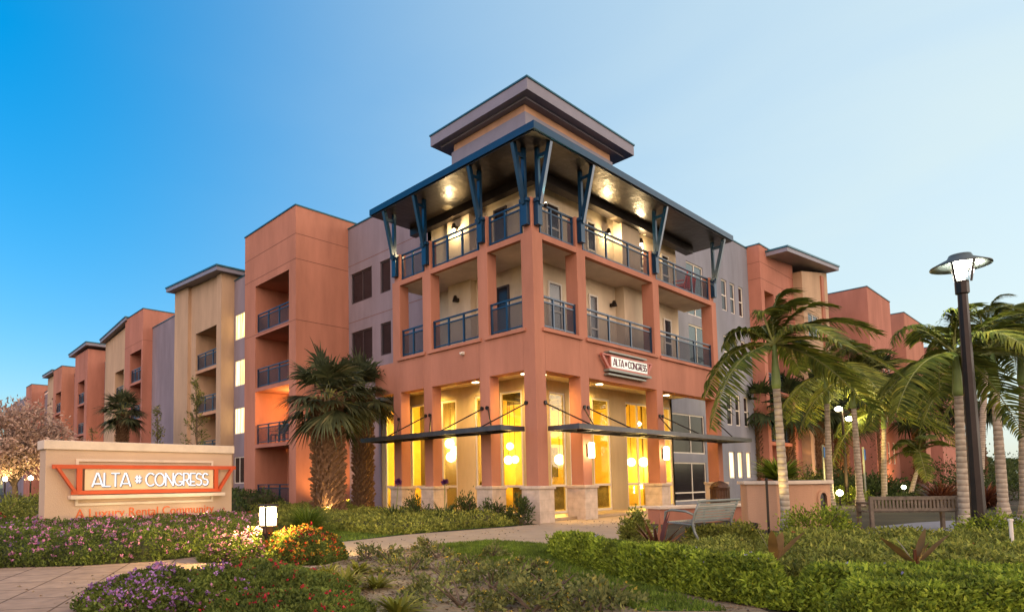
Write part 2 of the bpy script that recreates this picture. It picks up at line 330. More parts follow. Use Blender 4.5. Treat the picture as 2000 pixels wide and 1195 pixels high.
for fn, spans in ((mL, ys[:3]), (mR, xs)):
    for a, b in spans:
        MB(fn).box(a-.12, b+.12, -.07, .40, 5.36, 5.47).build('sill', M['orange'], T, bevel=.01)
        MB(fn).box(a, b, .004, .16, 8.03, 8.2).build('slab_edge', M['orange'], T)
        railing(T, fn, a+.02, b-.02, .12, 5.5, 6.4, 2 if b-a < 1.5 else 3)
        railing(T, fn, a+.02, b-.02, .12, 8.22, 9.1, 2 if b-a < 1.5 else 3)
sl4 = MB(); sl4.box(.16, 1.75, .16, 6.2, 8.04, 8.19); sl4.box(1.75, 11.6, .16, 1.2, 8.04, 8.19); sl4.build('balcony_slab', M['ceil'], T)
sl3 = MB(); sl3.box(.40, 1.75, .40, 6.2, 5.2, 5.34); sl3.box(1.75, 11.6, .40, 2.55, 5.2, 5.34); sl3.build('balcony_slab', M['ceil'], T)
# recessed cream walls of the two upper floors
WX, WY = 1.75, 1.2
w = MB()
for z0, z1 in ((5.34, 8.04), (8.19, 10.62)):
    w.box(WX, WX+.2, WY, 6.17, z0, z1); w.box(WX+.2, 11.05, WY, WY+.2, z0, z1); w.box(10.85, 11.05, WY+.2, 2.6, z0, z1)
    w.box(WX-.28, WX, 3.78, 4.84, z0, z1); w.box(6.3, 7.55, WY-.34, WY, z0, z1); w.box(WX, 3.4, 5.97, 6.17, z0, z1)
w.build('upper_wall', M['cream'], T)
def opening(fn, pts, d, z0, z1, **k):
    a, b = sorted(pts); window(T, fn, a, b, z0, z1, d, **k)
opening(mL, (2.3, 2.84), WX-.02, 5.36, 7.55, name='door'); opening(mL, (2.33, 2.88), WX-.02, 8.21, 10.2, name='door')
for z0, z1, f in ((5.36, 7.5, 'tan'), (8.21, 10.1, 'white')):
    opening(mR, (2.27, 2.98), WY-.02, z0+.25, z1, trans=(.5,), fm='white'); opening(mR, (4.55, 5.08), WY-.02, z0, z1, trans=(.45,), fm='white')
    opening(mR, (7.78, 8.35), WY-.02, z0, z1, trans=(.5,), fm='white'); opening(mR, (9.75, 10.35), WY-.02, z0+.2, z1, trans=(.5,), fm='white')
# roof
rf = MB()
zt, zb = 10.87, 10.66
outer = [(-.63, -.63), (12.2, -.63), (12.2, 1.0), (11.0, 1.0), (11.0, 6.2), (1.45, 6.2), (1.45, 6.65), (-.63, 6.65)]
rf.prism(outer, zb, zt)
roof = rf.build('roof', M['blue'], T)
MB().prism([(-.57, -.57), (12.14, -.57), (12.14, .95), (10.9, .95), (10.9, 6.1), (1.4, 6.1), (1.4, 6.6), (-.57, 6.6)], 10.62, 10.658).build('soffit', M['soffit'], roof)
bm = MB(); bm.box(1.2, 1.5, .9, 6.55, 10.34, 10.62); bm.box(1.5, 11.45, .66, .96, 10.34, 10.62); bm.build('eaves_beam', M['bronze'], roof)
def bracket(fn, u):
    f = MB(fn); f.box(u-.10, u+.10, -.10, .05, 8.38, 9.06)
    f.beam((u, -.05, 9.0), (u, -.05, 10.64), .11, .11, (1, 0, 0)); f.beam((u, -.08, 8.98), (u, -.50, 10.66), .13, .11, (1, 0, 0)); f.beam((u, -.05, 10.36), (u, -.40, 10.36), .1, .08, (1, 0, 0))
    f.box(u-.14, u+.14, -.13, .02, 9.04, 9.14)
    f.build('roof_bracket', M['blue'], T)
for u in (.2, 1.9, 4.4, 5.98): bracket(mL, u)
for u in (.26, 2.38, 6.93, 11.6): bracket(mR, u)
ph = MB(); ph.box(.6, 5.4, .6, 3.7, 10.87, 12.17); ph.build('penthouse_wall', M['fascia'], T)
MB().box(.66, 5.34, .66, 3.64, 12.17, 12.5).build('penthouse_band', M['tan'], T)
cr = MB(); cr.box(.2, 6.15, .2, 4.3, 12.5, 12.85); cr.box(.45, 5.9, .45, 4.05, 12.44, 12.5); c_ = cr.build('penthouse_roof', M['fascia'], T)
MB().box(.17, 6.18, .17, 4.33, 12.85, 12.9).build('coping', M['teal'], c_)
# ground-floor lobby: glazed cream walls, room behind
LX = 1.4
lu = lambda px, py=880: float(FX(px, py, LX)[1])
ru = lambda px, py=880: float(FY(px, py, LX)[0])
ZH = 4.0
lops = [(lu(1022), lu(977)), (lu(945), lu(928)), (lu(893), lu(862)), (lu(836), lu(802)), (lu(776), lu(752))]
rops = [(ru(1075), ru(1107)), (ru(1114), ru(1128)), (ru(1159), ru(1194)), (ru(1224), ru(1271)), (ru(1299), ru(1313))]
lw = MB(mL); wall_face(lw, LX, 8.6, .1, 4.36, LX, [(a, b, .12, ZH, .16) for a, b in lops])
lw.fn = mR; wall_face(lw, LX, 10.6, .1, 4.36, LX, [(a, b, .12, ZH, .16) for a, b in rops])
lw.box(10.45, 10.6, LX, 2.6, .1, 4.36)
lw.build('lobby_wall', stucco('arcade_wall_stucco', (.50, .39, .22)), T)
zt_ = lambda z: (z-.12)/(ZH-.12)
for a, b in lops: window(T, mL, a+.01, b-.01, .12, ZH, LX+.06, trans=(zt_(1.0), zt_(2.75)), fm='white', pm='glass', w=.07)
for i, (a, b) in enumerate(rops):
    window(T, mR, a+.01, b-.01, .12, ZH, LX+.06, mull=(.5,) if i == 3 else (), trans=(zt_(1.0), zt_(2.75)), fm='white', pm='glass', w=.07, name='door' if i in (0, 3) else 'window')
M['room'] = mat('lobby_paint', (.60, .42, .13), .8, .25, .9)
rm = MB(); rm.box(LX+.1, 5.15, 8.5, 8.6, .1, 4.3); rm.box(10.4, 10.55, 2.65, 5.05, .1, 4.3)
rm.box(5.0, 5.15, 4.9, 8.5, .1, 4.3); rm.box(5.15, 10.4, 4.9, 5.05, .1, 4.3); rm.build('interior_wall', M['room'], T)
MB().box(.45, 10.6, .45, 7.2, 4.36, 4.46).box(1.35, 3.5, 7.2, 8.7, 4.36, 4.5).build('lobby_ceiling', mat('lobby_ceiling_paint', (.60, .50, .34), .8), T)
MB().box(.2, 10.6, .2, 8.6, .02, .1).build('lobby_floor', mat('lobby_floor_tile', (.34, .25, .15), .35, .2, 2), T)
MB().box(1.35, 3.6, 8.6, 8.72, 0, 4.5).build('end_wall', M['lav'], T)
ct = MB(); ct.box(3.6, 4.6, 5.2, 5.9, .1, 1.1); ct.box(3.55, 4.65, 5.15, 5.95, 1.1, 1.16); ct.build('counter', M['wood'], T)
ct = MB(); ct.box(3.6, 9.6, 3.3, 3.9, .1, .92); ct.box(3.5, 9.7, 3.22, 3.98, .92, .97); ct.build('counter', M['wood'], T)
ct = MB()
for x in (5.6, 6.9, 8.2, 9.4): ct.box(x, x+.7, 4.80, 4.9, 1.3, 2.5)
ct.build('wall_picture', M['wood'], T)
ct = MB()
for x in (3.2, 4.6, 6.0, 7.4, 8.8): ct.box(x, x+.14, 2.4, 4.9, 4.05, 4.3)
ct.box(2.4, 4.9, 3.4, 3.55, 3.95, 4.3); ct.build('ceiling_beam', M['wood'], T)
# ground floor canopy with tie rods
def canopy(fn, u0, u1, name):
    o = -.98
    c = MB(fn); c.box(u0+.05, u1-.05, o, -.06, 2.63, 2.66); c.box(u0, u1, o-.05, o, 2.545, 2.685); c.box(u0, u0+.05, o, -.012, 2.545, 2.685); c.box(u1-.05, u1, o, -.012, 2.545, 2.685); c.box(u0+.05, u1-.05, -.06, -.012, 2.545, 2.685)
    n = int((u1-u0)/1.1)
    for i in range(1, n): u = u0+(u1-u0)*i/n; c.box(u-.03, u+.03, o, -.2, 2.55, 2.63)
    return c.build('canopy', M['canopy'], T)
cL = canopy(mL, .425, 6.75, ''); cR = canopy(mR, .465, 12.0, '')
def rods(fn, cpy, u, dirs):
    for s in dirs:
        r = MB(fn); r.tube([(u+s*.1, .02, 3.34), (u+s*1.05, -.93, 2.66)], .022, 6); r.tube([(u+s*.1, -.045, 3.34), (u+s*.1, .02, 3.34)], .06, 8); r.build('tie_rod', M['bronze'], cpy)
rods(mL, cL, .25, (1,)); [rods(mL, cL, u, (-1, 1)) for u in (1.9, 4.4)]; rods(mL, cL, 5.98, (-1,))
rods(mR, cR, .27, (1,)); [rods(mR, cR, u, (-1, 1)) for u in (2.38, 6.93)]; rods(mR, cR, 11.6, (-1,))

# ================================================================== APARTMENT WINGS
def coping(parent, fn, u0, u1, d0, z, dep=5.):
    MB(fn).box(u0-.03, u1+.03, d0-.04, d0+dep, z, z+.06).build('coping', M['teal'], parent)
def block(parent, fn, u0, u1, d0, h, m, ops=(), dep=6., joints=(), name='bay_wall', cop=True, top=None):
    mb = MB(fn); wall_face(mb, u0, u1, 0, h, d0, ops)
    e = d0+dep; t0, t1 = top if top else (h, h)
    for u in (u0, u1): mb.quad((u, d0, 0), (u, e, 0), (u, e, h), (u, d0, h))
    mb.quad((u0, d0, h), (u1, d0, h), (u1, e, h), (u0, e, h)); mb.quad((u0, e, 0), (u1, e, 0), (u1, e, h), (u0, e, h))
    if top:
        mb.add([(u0, d0, h), (u1, d0, h), (u1, d0, t1), (u0, d0, t0), (u0, e, h), (u1, e, h), (u1, e, t1), (u0, e, t0)], [(0, 1, 2, 3), (4, 5, 6, 7), (0, 4, 7, 3), (1, 5, 6, 2), (3, 2, 6, 7)])
    for z in joints:
        mb.box(u0-.004, u1+.004, d0-.004, d0, z-.012, z+.012, 1); mb.box(u0-.004, u0, d0, e-.1, z-.012, z+.012, 1)
    o = mb.build(name, [M[m], M['joint']], parent)
    if cop: coping(parent, fn, u0, u1, d0, h, dep)
    return o
def balconies(parent, fn, u0, u1, d0, levels, rail=True, n=3, dep=1.7, door=True, wall='orange'):
    for z in levels:
        MB(fn).box(u0, u1, d0+.004, d0+dep, z, z+.18).build('balcony_slab', M['tan'] if wall != 'orange' else M['orange2'], parent)
        if rail: railing(parent, fn, u0+.02, u1-.02, d0+.14, z+.2, z+1.1, n)
        if door: window(parent, fn, u0+.15, u0+(u1-u0)*.55, z+.2, z+2.1, d0+dep-.04, mull=(.5,), fm='white', name='door')
def flat_roof(parent, fn, u0, u1, d0, d1, z0, z1, th=.22, m='fascia'):
    mb = MB(fn); mb.add([(u0, d0, z0-th), (u1, d0, z1-th), (u1, d1, z1-th), (u0, d1, z0-th), (u0, d0, z0), (u1, d0, z1), (u1, d1, z1), (u0, d1, z0)],
           [(0, 3, 2, 1), (4, 5, 6, 7), (0, 1, 5, 4), (1, 2, 6, 5), (2, 3, 7, 6), (3, 0, 4, 7)])
    o = mb.build('roof', M[m], parent)
    b = MB(fn); e = .05; b.add([(u0-e, d0-e, z0+.002), (u1+e, d0-e, z1+.002), (u1+e, d1, z1+.002), (u0-e, d1, z0+.002), (u0-e, d0-e, z0+.09), (u1+e, d0-e, z1+.09), (u1+e, d1, z1+.09), (u0-e, d1, z0+.09)],
           [(0, 3, 2, 1), (4, 5, 6, 7), (0, 1, 5, 4), (1, 2, 6, 5), (2, 3, 7, 6), (3, 0, 4, 7)])
    b.build('roof_edge', M['teal'], o); return o
M['blind'] = emission('lit_blind', (1, .80, .38), 1.6)
def blind_mat():
    m = bpy.data.materials.new('lit_window_blind'); m.use_nodes = True; n = m.node_tree; n.nodes.clear()
    tc = n.nodes.new('ShaderNodeTexCoord'); no = n.nodes.new('ShaderNodeTexNoise'); mp = n.nodes.new('ShaderNodeMapping'); mp.inputs['Scale'].default_value = (5, 5, .35)
    no.inputs['Scale'].default_value = 1.4; cr = n.nodes.new('ShaderNodeValToRGB'); cr.color_ramp.elements[0].position = .3; cr.color_ramp.elements[1].position = .7
    cr.color_ramp.elements[0].color = (.80, .42, .08, 1); cr.color_ramp.elements[1].color = (1, .86, .5, 1)
    e = n.nodes.new('ShaderNodeEmission'); e.inputs[1].default_value = .55; o = n.nodes.new('ShaderNodeOutputMaterial')
    n.links.new(tc.outputs['Object'], mp.inputs[0]); n.links.new(mp.outputs[0], no.inputs[0]); n.links.new(no.outputs[0], cr.inputs[0]); n.links.new(cr.outputs[0], e.inputs[0]); n.links.new(e.outputs[0], o.inputs[0]); return m
M['blind'] = blind_mat()
WL = thing('apartment_wing', 'long four storey wing of orange, ochre and lavender bays receding behind the lit sign', 'building', (.44, 6.5, 0))
# lavender connector beside the tower
gw = [(11.67, 13.29), (10.33, 11.06)]; gz = [(9.62, 11.08), (6.8, 8.25), (3.9, 5.4)]
block(WL, mL, 6.2, 13.5, 3.35, 13.35, 'lav', [(a, b, p, q, .14) for a, b in gw for p, q in gz], joints=(8.75, 11.5), dep=5)
for a, b in gw:
    for p, q in gz: window(WL, mL, a, b, p, q, 3.45, mull=(.48,) if b-a > 1 else (), fm='dark')
# first orange bay
block(WL, mL, 13.5, 18.5, .44, 13.75, 'orange', [(14.1, 17.35, .2, 10.94, 1.8, 0)], joints=(8.5, 11.3, 12.46))
balconies(WL, mL, 14.1, 17.35, .44, (8.38, 5.66, 2.9)); railing(WL, mL, 14.12, 17.33, .6, .2, 1.1)
# lavender strip with lit blinds
D = 1.2
block(WL, mL, 18.5, 21.3, D, 12.35, 'lav', [(20.0, 21.2, z, z+1.42, .1) for z in (1.2, 3.85, 6.45, 9.0)], dep=5)
for z in (1.2, 3.85, 6.45, 9.0): window(WL, mL, 20.0, 21.2, z, z+1.42, D+.06, mull=(.5,), fm='white', pm='blind' if z > 2 else 'pane', w=.05)
# ochre bay with tilted roof
block(WL, mL, 21.3, 25.95, .62, 12.4, 'yellow', [(21.9, 25.2, .2, 10.05, 1.8, 0)], top=(12.7, 13.1), cop=False)
block(WL, mL, 25.95, 28.1, .44, 12.4, 'yellow', top=(13.1, 13.3), cop=False); MB(mL).box(21.297, 21.9, .44, .62, 0, 12.7).build('pilaster', M['yellow'], WL)
balconies(WL, mL, 21.9, 25.2, .62, (7.64, 5.1, 2.5), wall='y'); flat_roof(WL, mL, 20.95, 28.45, .0, 5.5, 12.9, 13.45)
block(WL, mL, 28.1, 34.05, 1.1, 12.2, 'lav', dep=5)
# second orange bay
block(WL, mL, 34.05, 38.05, .44, 13.5, 'orange2', [(34.35, 36.8, .2, 10.7, 1.8, 0)], joints=(11.3,))
balconies(WL, mL, 34.35, 36.8, .44, (8.35, 5.66, 2.9))
block(WL, mL, 38.05, 44., .7, 12.2, 'yellow', [(39.1, 41.3, .2, 10.0, 1.8, 0)], top=(13.2, 12.8), cop=False); balconies(WL, mL, 39.1, 41.3, .7, (7.65, 5.1, 2.5), n=2, wall='y')
flat_roof(WL, mL, 37.6, 44.2, .3, 5.5, 13.6, 13.05)
block(WL, mL, 44., 48.4, 1.85, 12., 'lav', [(45.5, 46.6, z, z+1.5, .1) for z in (6.3, 9.0)], dep=5)
for z in (6.3, 9.0): window(WL, mL, 45.5, 46.6, z, z+1.5, 1.92)
block(WL, mL, 48.4, 52.7, .44, 13.1, 'orange2', [(49.3, 51.6, .2, 10.5, 1.8, 0)], cop=False); balconies(WL, mL, 49.3, 51.6, .44, (8.3, 5.6, 2.9), n=2)
flat_roof(WL, mL, 47.9, 54., .15, 5.5, 13.55, 13.4)
block(WL, mL, 52.7, 57.9, 1.6, 12.3, 'lav', dep=5)
block(WL, mL, 57.9, 61.5, .44, 13.0, 'orange', [(58.1, 60.4, .2, 10.5, 1.8, 0)]); balconies(WL, mL, 58.1, 60.4, .44, (8.3, 5.6, 2.9), n=2)
block(WL, mL, 61.5, 66., .8, 12.8, 'yellow', cop=False); flat_roof(WL, mL, 61.6, 66.2, .3, 5.5, 13.1, 13.1)
block(WL, mL, 66., 72.7, 1.8, 12.2, 'lav', dep=5)
block(WL, mL, 72.7, 76., .44, 13.05, 'orange2'); block(WL, mL, 76., 96., 1.2, 12.4, 'lav', dep=5)

WR = thing('apartment_wing', 'four storey wing of grey, pink and ochre bays receding behind the royal palms', 'building', (11.5, 2.6, 0))
gu = [(18.8, 19.47), (19.85, 20.45), (20.93, 21.5)]
grz = [(9.7, 11.32), (6.75, 8.4), (3.83, 5.42), (1.15, 2.5)]
block(WR, mR, 11.1, 22.3, 2.6, 13.68, 'gray', [(a, b, p, q, .12) for a, b in gu for p, q in grz]+[(15.0, 16.75, 5.9, 8.4, .12), (15.0, 16.75, 8.85, 11.4, .12), (11.9, 16.2, .15, 1.9, .12), (11.9, 16.2, 2.3, 4.1, .12)], dep=5)
for a, b in gu:
    for p, q in grz: window(WR, mR, a, b, p, q, 2.68, trans=(.5,) if p > 3 else (), fm='white', pm='blind' if p < 2 else 'pane')
M['skyglass'] = mat('bright_glass', (.03, .05, .06), .03, .1, 1, spec=1.0, metal=.0)
for p, q in ((5.9, 8.4), (8.85, 11.4)): window(WR, mR, 15.0, 16.75, p, q, 2.68, mull=(.5,), fm='white', pm='skyglass', name='door')
window(WR, mR, 11.9, 16.2, .15, 1.9, 2.68, mull=(.68,), trans=(.22,), fm='white'); window(WR, mR, 11.9, 16.2, 2.3, 4.1, 2.68, mull=(.68,), fm='white', pm='pane')
block(WR, mR, 22.3, 27.3, 1.97, 13.75, 'orange2', [(22.75, 24.1, .2, 11.3, 1.7, 0), (24.4, 26.2, .2, 11.3, 1.7, 0)], joints=(11.9, 12.8))
for a, b in ((22.75, 24.1), (24.4, 26.2)): balconies(WR, mR, a, b, 1.97, (8.4, 5.7, 2.9), n=2)
block(WR, mR, 27.3, 32.0, 1.5, 12.9, 'yellow', [(28.0, 30, z, z+1.5, .12) for z in (1.1, 3.9, 6.7, 9.4)], top=(13.2, 14.05), cop=False)
for z in (1.1, 3.9, 6.7, 9.4): window(WR, mR, 28., 30., z, z+1.5, 1.58, mull=(.5,), fm='white')
flat_roof(WR, mR, 23.2, 32.3, .9, 6.5, 13.5, 14.35)
MB(mR).box(30.6, 31.1, 1.42, 1.5, 0, 13.6).build('pilaster', M['orange'], WR)
block(WR, mR, 32., 36.45, 2.7, 12.3, 'gray', dep=5)
block(WR, mR, 36.45, 42.4, .44, 13.8, 'orange2', [(u, u+.65, z, z+1.5, .12) for u in (37.9, 39.3, 40.7) for z in (2, 4.9, 7.9)])
for u in (37.9, 39.3, 40.7):
    for z in (2, 4.9, 7.9): window(WR, mR, u, u+.65, z, z+1.5, .52, trans=(.5,), fm='white')
block(WR, mR, 42.4, 46.6, 2.2, 12.3, 'lav', dep=5)
block(WR, mR, 46.6, 53., .44, 13.75, 'orange'); block(WR, mR, 53., 58., 1.6, 12.4, 'gray', [(u, u+.7, z, z+1.5, .12) for u in (53.8, 55.6) for z in (2, 4.9, 7.9)], dep=5)
for u in (53.8, 55.6):
    for z in (2, 4.9, 7.9): window(WR, mR, u, u+.7, z, z+1.5, 1.68, fm='white')
block(WR, mR, 58., 66., .44, 12.6, 'orange2')
block(WR, mR, 66., 74., 1.4, 12., 'lav', dep=5)
# ================================================================== LETTERING
def arc(cx, cz, rx, rz, a0, a1, n=12): return [(cx+rx*math.cos(R(a0+(a1-a0)*i/n)), cz+rz*math.sin(R(a0+(a1-a0)*i/n))) for i in range(n+1)]
GLYPH = {'A': (.95, [[(0, 0), (.42, 1), (.53, 1), (.95, 0)], [(.1, .2), (.85, .2)]]), 'L': (.55, [[(0, 1), (0, 0), (.55, 0)]]), 'T': (.7, [[(0, 1), (.7, 1)], [(.35, 1), (.35, 0)]]),
         'C': (.8, [arc(.48, .5, .48, .5, 50, 310, 16)]), 'O': (.95, [arc(.475, .5, .475, .5, 0, 360, 20)]), 'N': (.8, [[(0, 0), (0, 1), (.8, 0), (.8, 1)]]),
         'G': (.85, [arc(.48, .5, .48, .5, 50, 335, 16), [(.9, .3), (.5, .3)]]), 'R': (.62, [[(0, 0), (0, 1), (.35, 1)]+arc(.35, .72, .25, .28, 90, -90, 8)+[(0, .44)], [(.28, .44), (.62, 0)]]),
         'E': (.5, [[(.5, 1), (0, 1), (0, 0), (.5, 0)], [(0, .3), (.42, .3)]]), 'S': (.6, [[(.56, .9)]+arc(.3, .74, .28, .25, 40, 230, 10)+arc(.3, .26, .3, .26, 50, -140, 10)]),
         '@': (.55, [[(.15, .25), (.15, .8)], [(.4, .25), (.4, .8)], [(0, .4), (.55, .4)], [(0, .65), (.55, .65)]]), ' ': (.22, [])}
def lettering(mb, text, x0, x1, z0, z1, y, w, dep, mi=0):
    tot = sum(GLYPH[c][0]+.14 for c in text)-.14; sx = (x1-x0)/tot; sz = z1-z0; x = x0
    for c in text:
        wd_, strokes = GLYPH[c]
        for st in strokes:
            P = [(x+p[0]*sx, y, z0+p[1]*sz) for p in st]
            for a, b in zip(P, P[1:]): 
                d = Vector(b)-Vector(a); e = d.normalized()*w*.35
                mb.beam(tuple(Vector(a)-e), tuple(Vector(b)+e), dep, w, (0, 0, 1) if abs(d.normalized().z) < .9 else (1, 0, 0), mi) if abs(d.normalized().z) < .9 else mb.beam(tuple(Vector(a)-e), tuple(Vector(b)+e), w, dep, (0, 1, 0), mi)
        x += (wd_+.14)*sx
def letter_set(text, x0, x1, z0, z1, y, w, dep, m, parent, local, name='letter'):
    tot = sum(GLYPH[c][0]+.14 for c in text)-.14; sx = (x1-x0)/tot; x = x0
    for c in text:
        wd_ = GLYPH[c][0]
        if c != ' ': l = MB(); lettering(l, c, x, x+wd_*sx, z0, z1, y, w, dep); l.build(name, m, parent, local=local)
        x += (wd_+.14)*sx
def font_mesh(body, width, mb_y, x0, zbase, name, m, parent, depth=.012, h=None):
    c = bpy.data.curves.new(name, 'FONT'); c.body = body; c.size = 1; c.extrude = .02; c.offset = -.006
    o = bpy.data.objects.new(name, c); COL.objects.link(o); bpy.context.view_layer.update()
    dg = bpy.context.evaluated_depsgraph_get(); me = bpy.data.meshes.new_from_object(o.evaluated_get(dg)); bpy.data.objects.remove(o)
    co = np.zeros(len(me.vertices)*3); me.vertices.foreach_get('co', co); co = co.reshape(-1, 3)
    s = width/(co[:, 0].max()-co[:, 0].min()); sz = s if h is None else h/(co[:, 1].max())
    V = np.stack([x0+(co[:, 0]-co[:, 0].min())*s, mb_y-co[:, 2]*depth/.02, zbase+co[:, 1]*sz], 1); me.vertices.foreach_set('co', V.ravel()); me.update()
    me.materials.clear(); me.materials.append(m); r = bpy.data.objects.new(name, me); COL.objects.link(r); r.parent = parent; return r
M['neon'] = emission('lit_letter_white', (1, .96, 1), .27)
M['lettershade'] = mat('letter_shadow_grey', (.16, .15, .17), .5)
# ================================================================== MONUMENT SIGN
PL = (-10.89, 5.49, 0)
S = thing('monument_sign', 'low tan entrance sign wall with red trapezoid frame and glowing white name', 'sign', PL, math.atan2(.24, 4.65))
MB().box(0, 4.65, 0, .5, 0, 2.02).build('wall', M['sign'], S, bevel=.01, local=True)
MB().box(-.05, 4.70, -.05, .55, 2.02, 2.23).build('cap', M['capstone'], S, bevel=.015, local=True)
f = MB()
for a, b, p, q in ((.63, 4.07, 1.75, 1.81), (.63, 4.07, .71, .77), (.63, .69, .77, 1.75), (4.01, 4.07, .77, 1.75)): f.box(a, b, -.05, 0, p, q)
f.build('border', M['capstone'], S, local=True)
f = MB(); y0, y1 = -.17, -.10
f.box(.10, 4.68, y0, y1, 1.575, 1.67); f.box(.51, 4.25, y0, y1, .975, 1.065); f.box(.62, .74, y0+.004, y1-.004, 1.065, 1.575); f.box(4.05, 4.16, y0+.004, y1-.004, 1.065, 1.575)
f.beam((.20, -.135, 1.62), (.60, -.135, 1.02), .066, .125, (0, 1, 0)); f.beam((4.585, -.135, 1.62), (4.19, -.135, 1.02), .066, .125, (0, 1, 0))
for u in (.7, 4.1): f.box(u-.04, u+.04, -.10, 0, 1.2, 1.4)
f.build('truss_frame', M['redmetal'], S, local=True, bevel=.004)
pn = MB().box(.80, 4.02, -.14, -.02, 1.07, 1.57).build('name_panel', mat('panel_cream', (.60, .45, .28), .6, .05), S, local=True)
MB().box(.48, 4.34, -.22, 0, .865, .955).build('ledge', M['capstone'], S, local=True, bevel=.008)
letter_set('ALTA @ CONGRESS', .95, 3.85, 1.16, 1.47, -.185, .027, .025, M['neon'], pn, True)
letter_set('ALTA @ CONGRESS', .974, 3.874, 1.150, 1.460, -.155, .044, .02, M['lettershade'], pn, True, 'letter_shadow')  # grey offset copies stand in for the drop shadow of the letters
font_mesh('A Luxury Rental Community', 3.46, -.012, .65, .43, 'tagline_lettering', mat('orange_lettering', (.62, .13, .03), .5), S)
# ================================================================== WALL SIGN on the tower
WS = thing('wall_sign', 'small lit name sign with pink trapezoid frame on the belt above the entrance canopy', 'sign', (4.65, 0, 4.4))
MB().box(3.66, 5.86, -.14, -.02, 4.68, 5.02).build('light_box', emission('lit_sign_face', (1, .93, .74), .24), WS)
M['pinkmetal'] = mat('pink_red_paint', (.40, .13, .10), .5, .08, 3)
f = MB(); y0, y1 = -.16, -.06
f.box(3.12, 6.18, y0, y1, 5.02, 5.07); f.box(3.45, 5.95, y0, y1, 4.62, 4.68); f.beam((3.16, -.11, 5.03), (3.5, -.11, 4.66), .09, .07, (0, 1, 0)); f.beam((6.14, -.11, 5.03), (5.9, -.11, 4.66), .09, .07, (0, 1, 0))
f.box(3.56, 3.62, y0, y1, 4.68, 5.02); f.box(5.9, 5.95, y0+.003, y1, 4.7, 5.02); f.build('truss_frame', M['pinkmetal'], WS)
f = MB(); f.box(3.45, 5.75, -.2, -.002, 5.12, 5.17); f.box(3.42, 6.02, -.2, -.002, 4.54, 4.61); f.box(3.42, 5.72, -.17, -.002, 4.42, 4.47); f.build('ledge', M['gmetal'], WS)
letter_set('ALTA @ CONGRESS', 3.74, 5.78, 4.75, 4.96, -.155, .026, .02, mat('letter_plum', (.16, .05, .08), .5), WS, False)

# ================================================================== LAMPS
WARM = (1., .66, .28); AMB = (1., .50, .14)
M['bulb'] = emission('warm_lamp_glass', (1, .80, .42), 5.0)
M['bulb_hot'] = emission('bright_lamp_glass', (1, .86, .55), 9.0)
def column_sconce(x, label):
    t = thing('wall_sconce', label, 'wall lamp', (x, -.02, 1.8), group='tall glass sconces on the entrance columns')
    MB().box(x-.06, x+.06, -.05, -.002, 1.86, 2.24).build('backplate', M['bronze'], t)
    MB().lathe([(.075, 0), (.09, .03), (.09, .42), (.075, .45)], (x, -.14, 1.82), 16).build('shade', M['bulb'], t, smooth=True)
    lamp('POINT', 'sconce_light', (x, -.36, 2.05), 7, WARM, t, .12)
column_sconce(2.39, 'lit amber glass sconce on the entrance column nearer the tower corner'); column_sconce(6.95, 'lit amber glass sconce on the entrance column beside the dark trash can')
def cone_sconce(loc, nrm, label, lit):
    t = thing('wall_sconce', label, 'wall lamp', loc, group='cone sconces on the balcony walls')
    x, y, z = loc; nx, ny = nrm
    MB().box(x-.05+min(nx*.03, 0), x+.05, y-.05+min(ny*.03, 0), y+.05, z-.06, z+.06).build('backplate', M['bronze'], t)
    MB().lathe([(.05, .16), (.10, -.02), (.105, -.04)], (x+nx*.13, y+ny*.13, z-.02), 14).build('shade', M['bronze'], t, smooth=True)
    if lit:
        MB().lathe([(.01, .03), (.05, 0), (.05, -.05), (.01, -.08)], (x+nx*.13, y+ny*.13, z-.06), 10).build('bulb', M['bulb_hot'], t, smooth=True)
        lamp('POINT', 'sconce_light', (x+nx*.24, y+ny*.24, z-.18), 20, (1, .72, .36), t, .06)
        lamp('SPOT', 'sconce_uplight', (x+nx*.22, y+ny*.22, z+.12), 60, (1, .70, .28), t, .05, (x+nx*.55, y+ny*.55, z+1), 44)
cone_sconce((1.45, 4.36, 10.0), (-1, 0), 'lit cone sconce on the top balcony wall facing the entrance sign', True)
cone_sconce((5.75, 1.18, 9.9), (0, -1), 'lit cone sconce on the top balcony wall above the small name sign', True)
cone_sconce((8.0, 1.18, 10.1), (0, -1), 'lit cone sconce near the third top balcony bay, right of its lit neighbour', True)
cone_sconce((1.45, 4.36, 7.44), (-1, 0), 'unlit dark cone sconce on the lower balcony wall facing the entrance sign', False)
cone_sconce((5.95, 1.18, 7.34), (0, -1), 'unlit dark cone sconce on the lower balcony wall above the small name sign', False)
cu = thing('flood_lamp', 'small bright lamp at the roof bracket on the tower corner', 'wall lamp', (.56, -.06, 9.0)); MB().lathe([(.02, 0), (.06, .03), (.05, .1)], (.56, -.08, 8.98), 10).build('shade', M['bronze'], cu)
MB().lathe([(.045, .1), (.01, .13)], (.56, -.08, 8.98), 10).build('bulb', M['bulb_hot'], cu); lamp('SPOT', 'flood_light', (.45, -.25, 9.15), 40, (1, .72, .32), cu, .05, (.2, -.2, 10.7), 110)
# arcade ceiling downlights
M['disc'] = emission('downlight_disc', (1, .85, .5), 3.0)
for x, y in ((.9, 1.1), (.9, 3.1), (.9, 5.2), (1.5, .9), (4.6, .9), (9.2, .9)):
    d = MB().lathe([(.11, 0), (.11, .02)], (x, y, 4.345), 16).build('downlight', M['disc'], T)
    lamp('SPOT', 'arcade_light', (x, y, 4.33), 72, (1, .60, .13), T, .1, (x, y, 0), 160, 1)
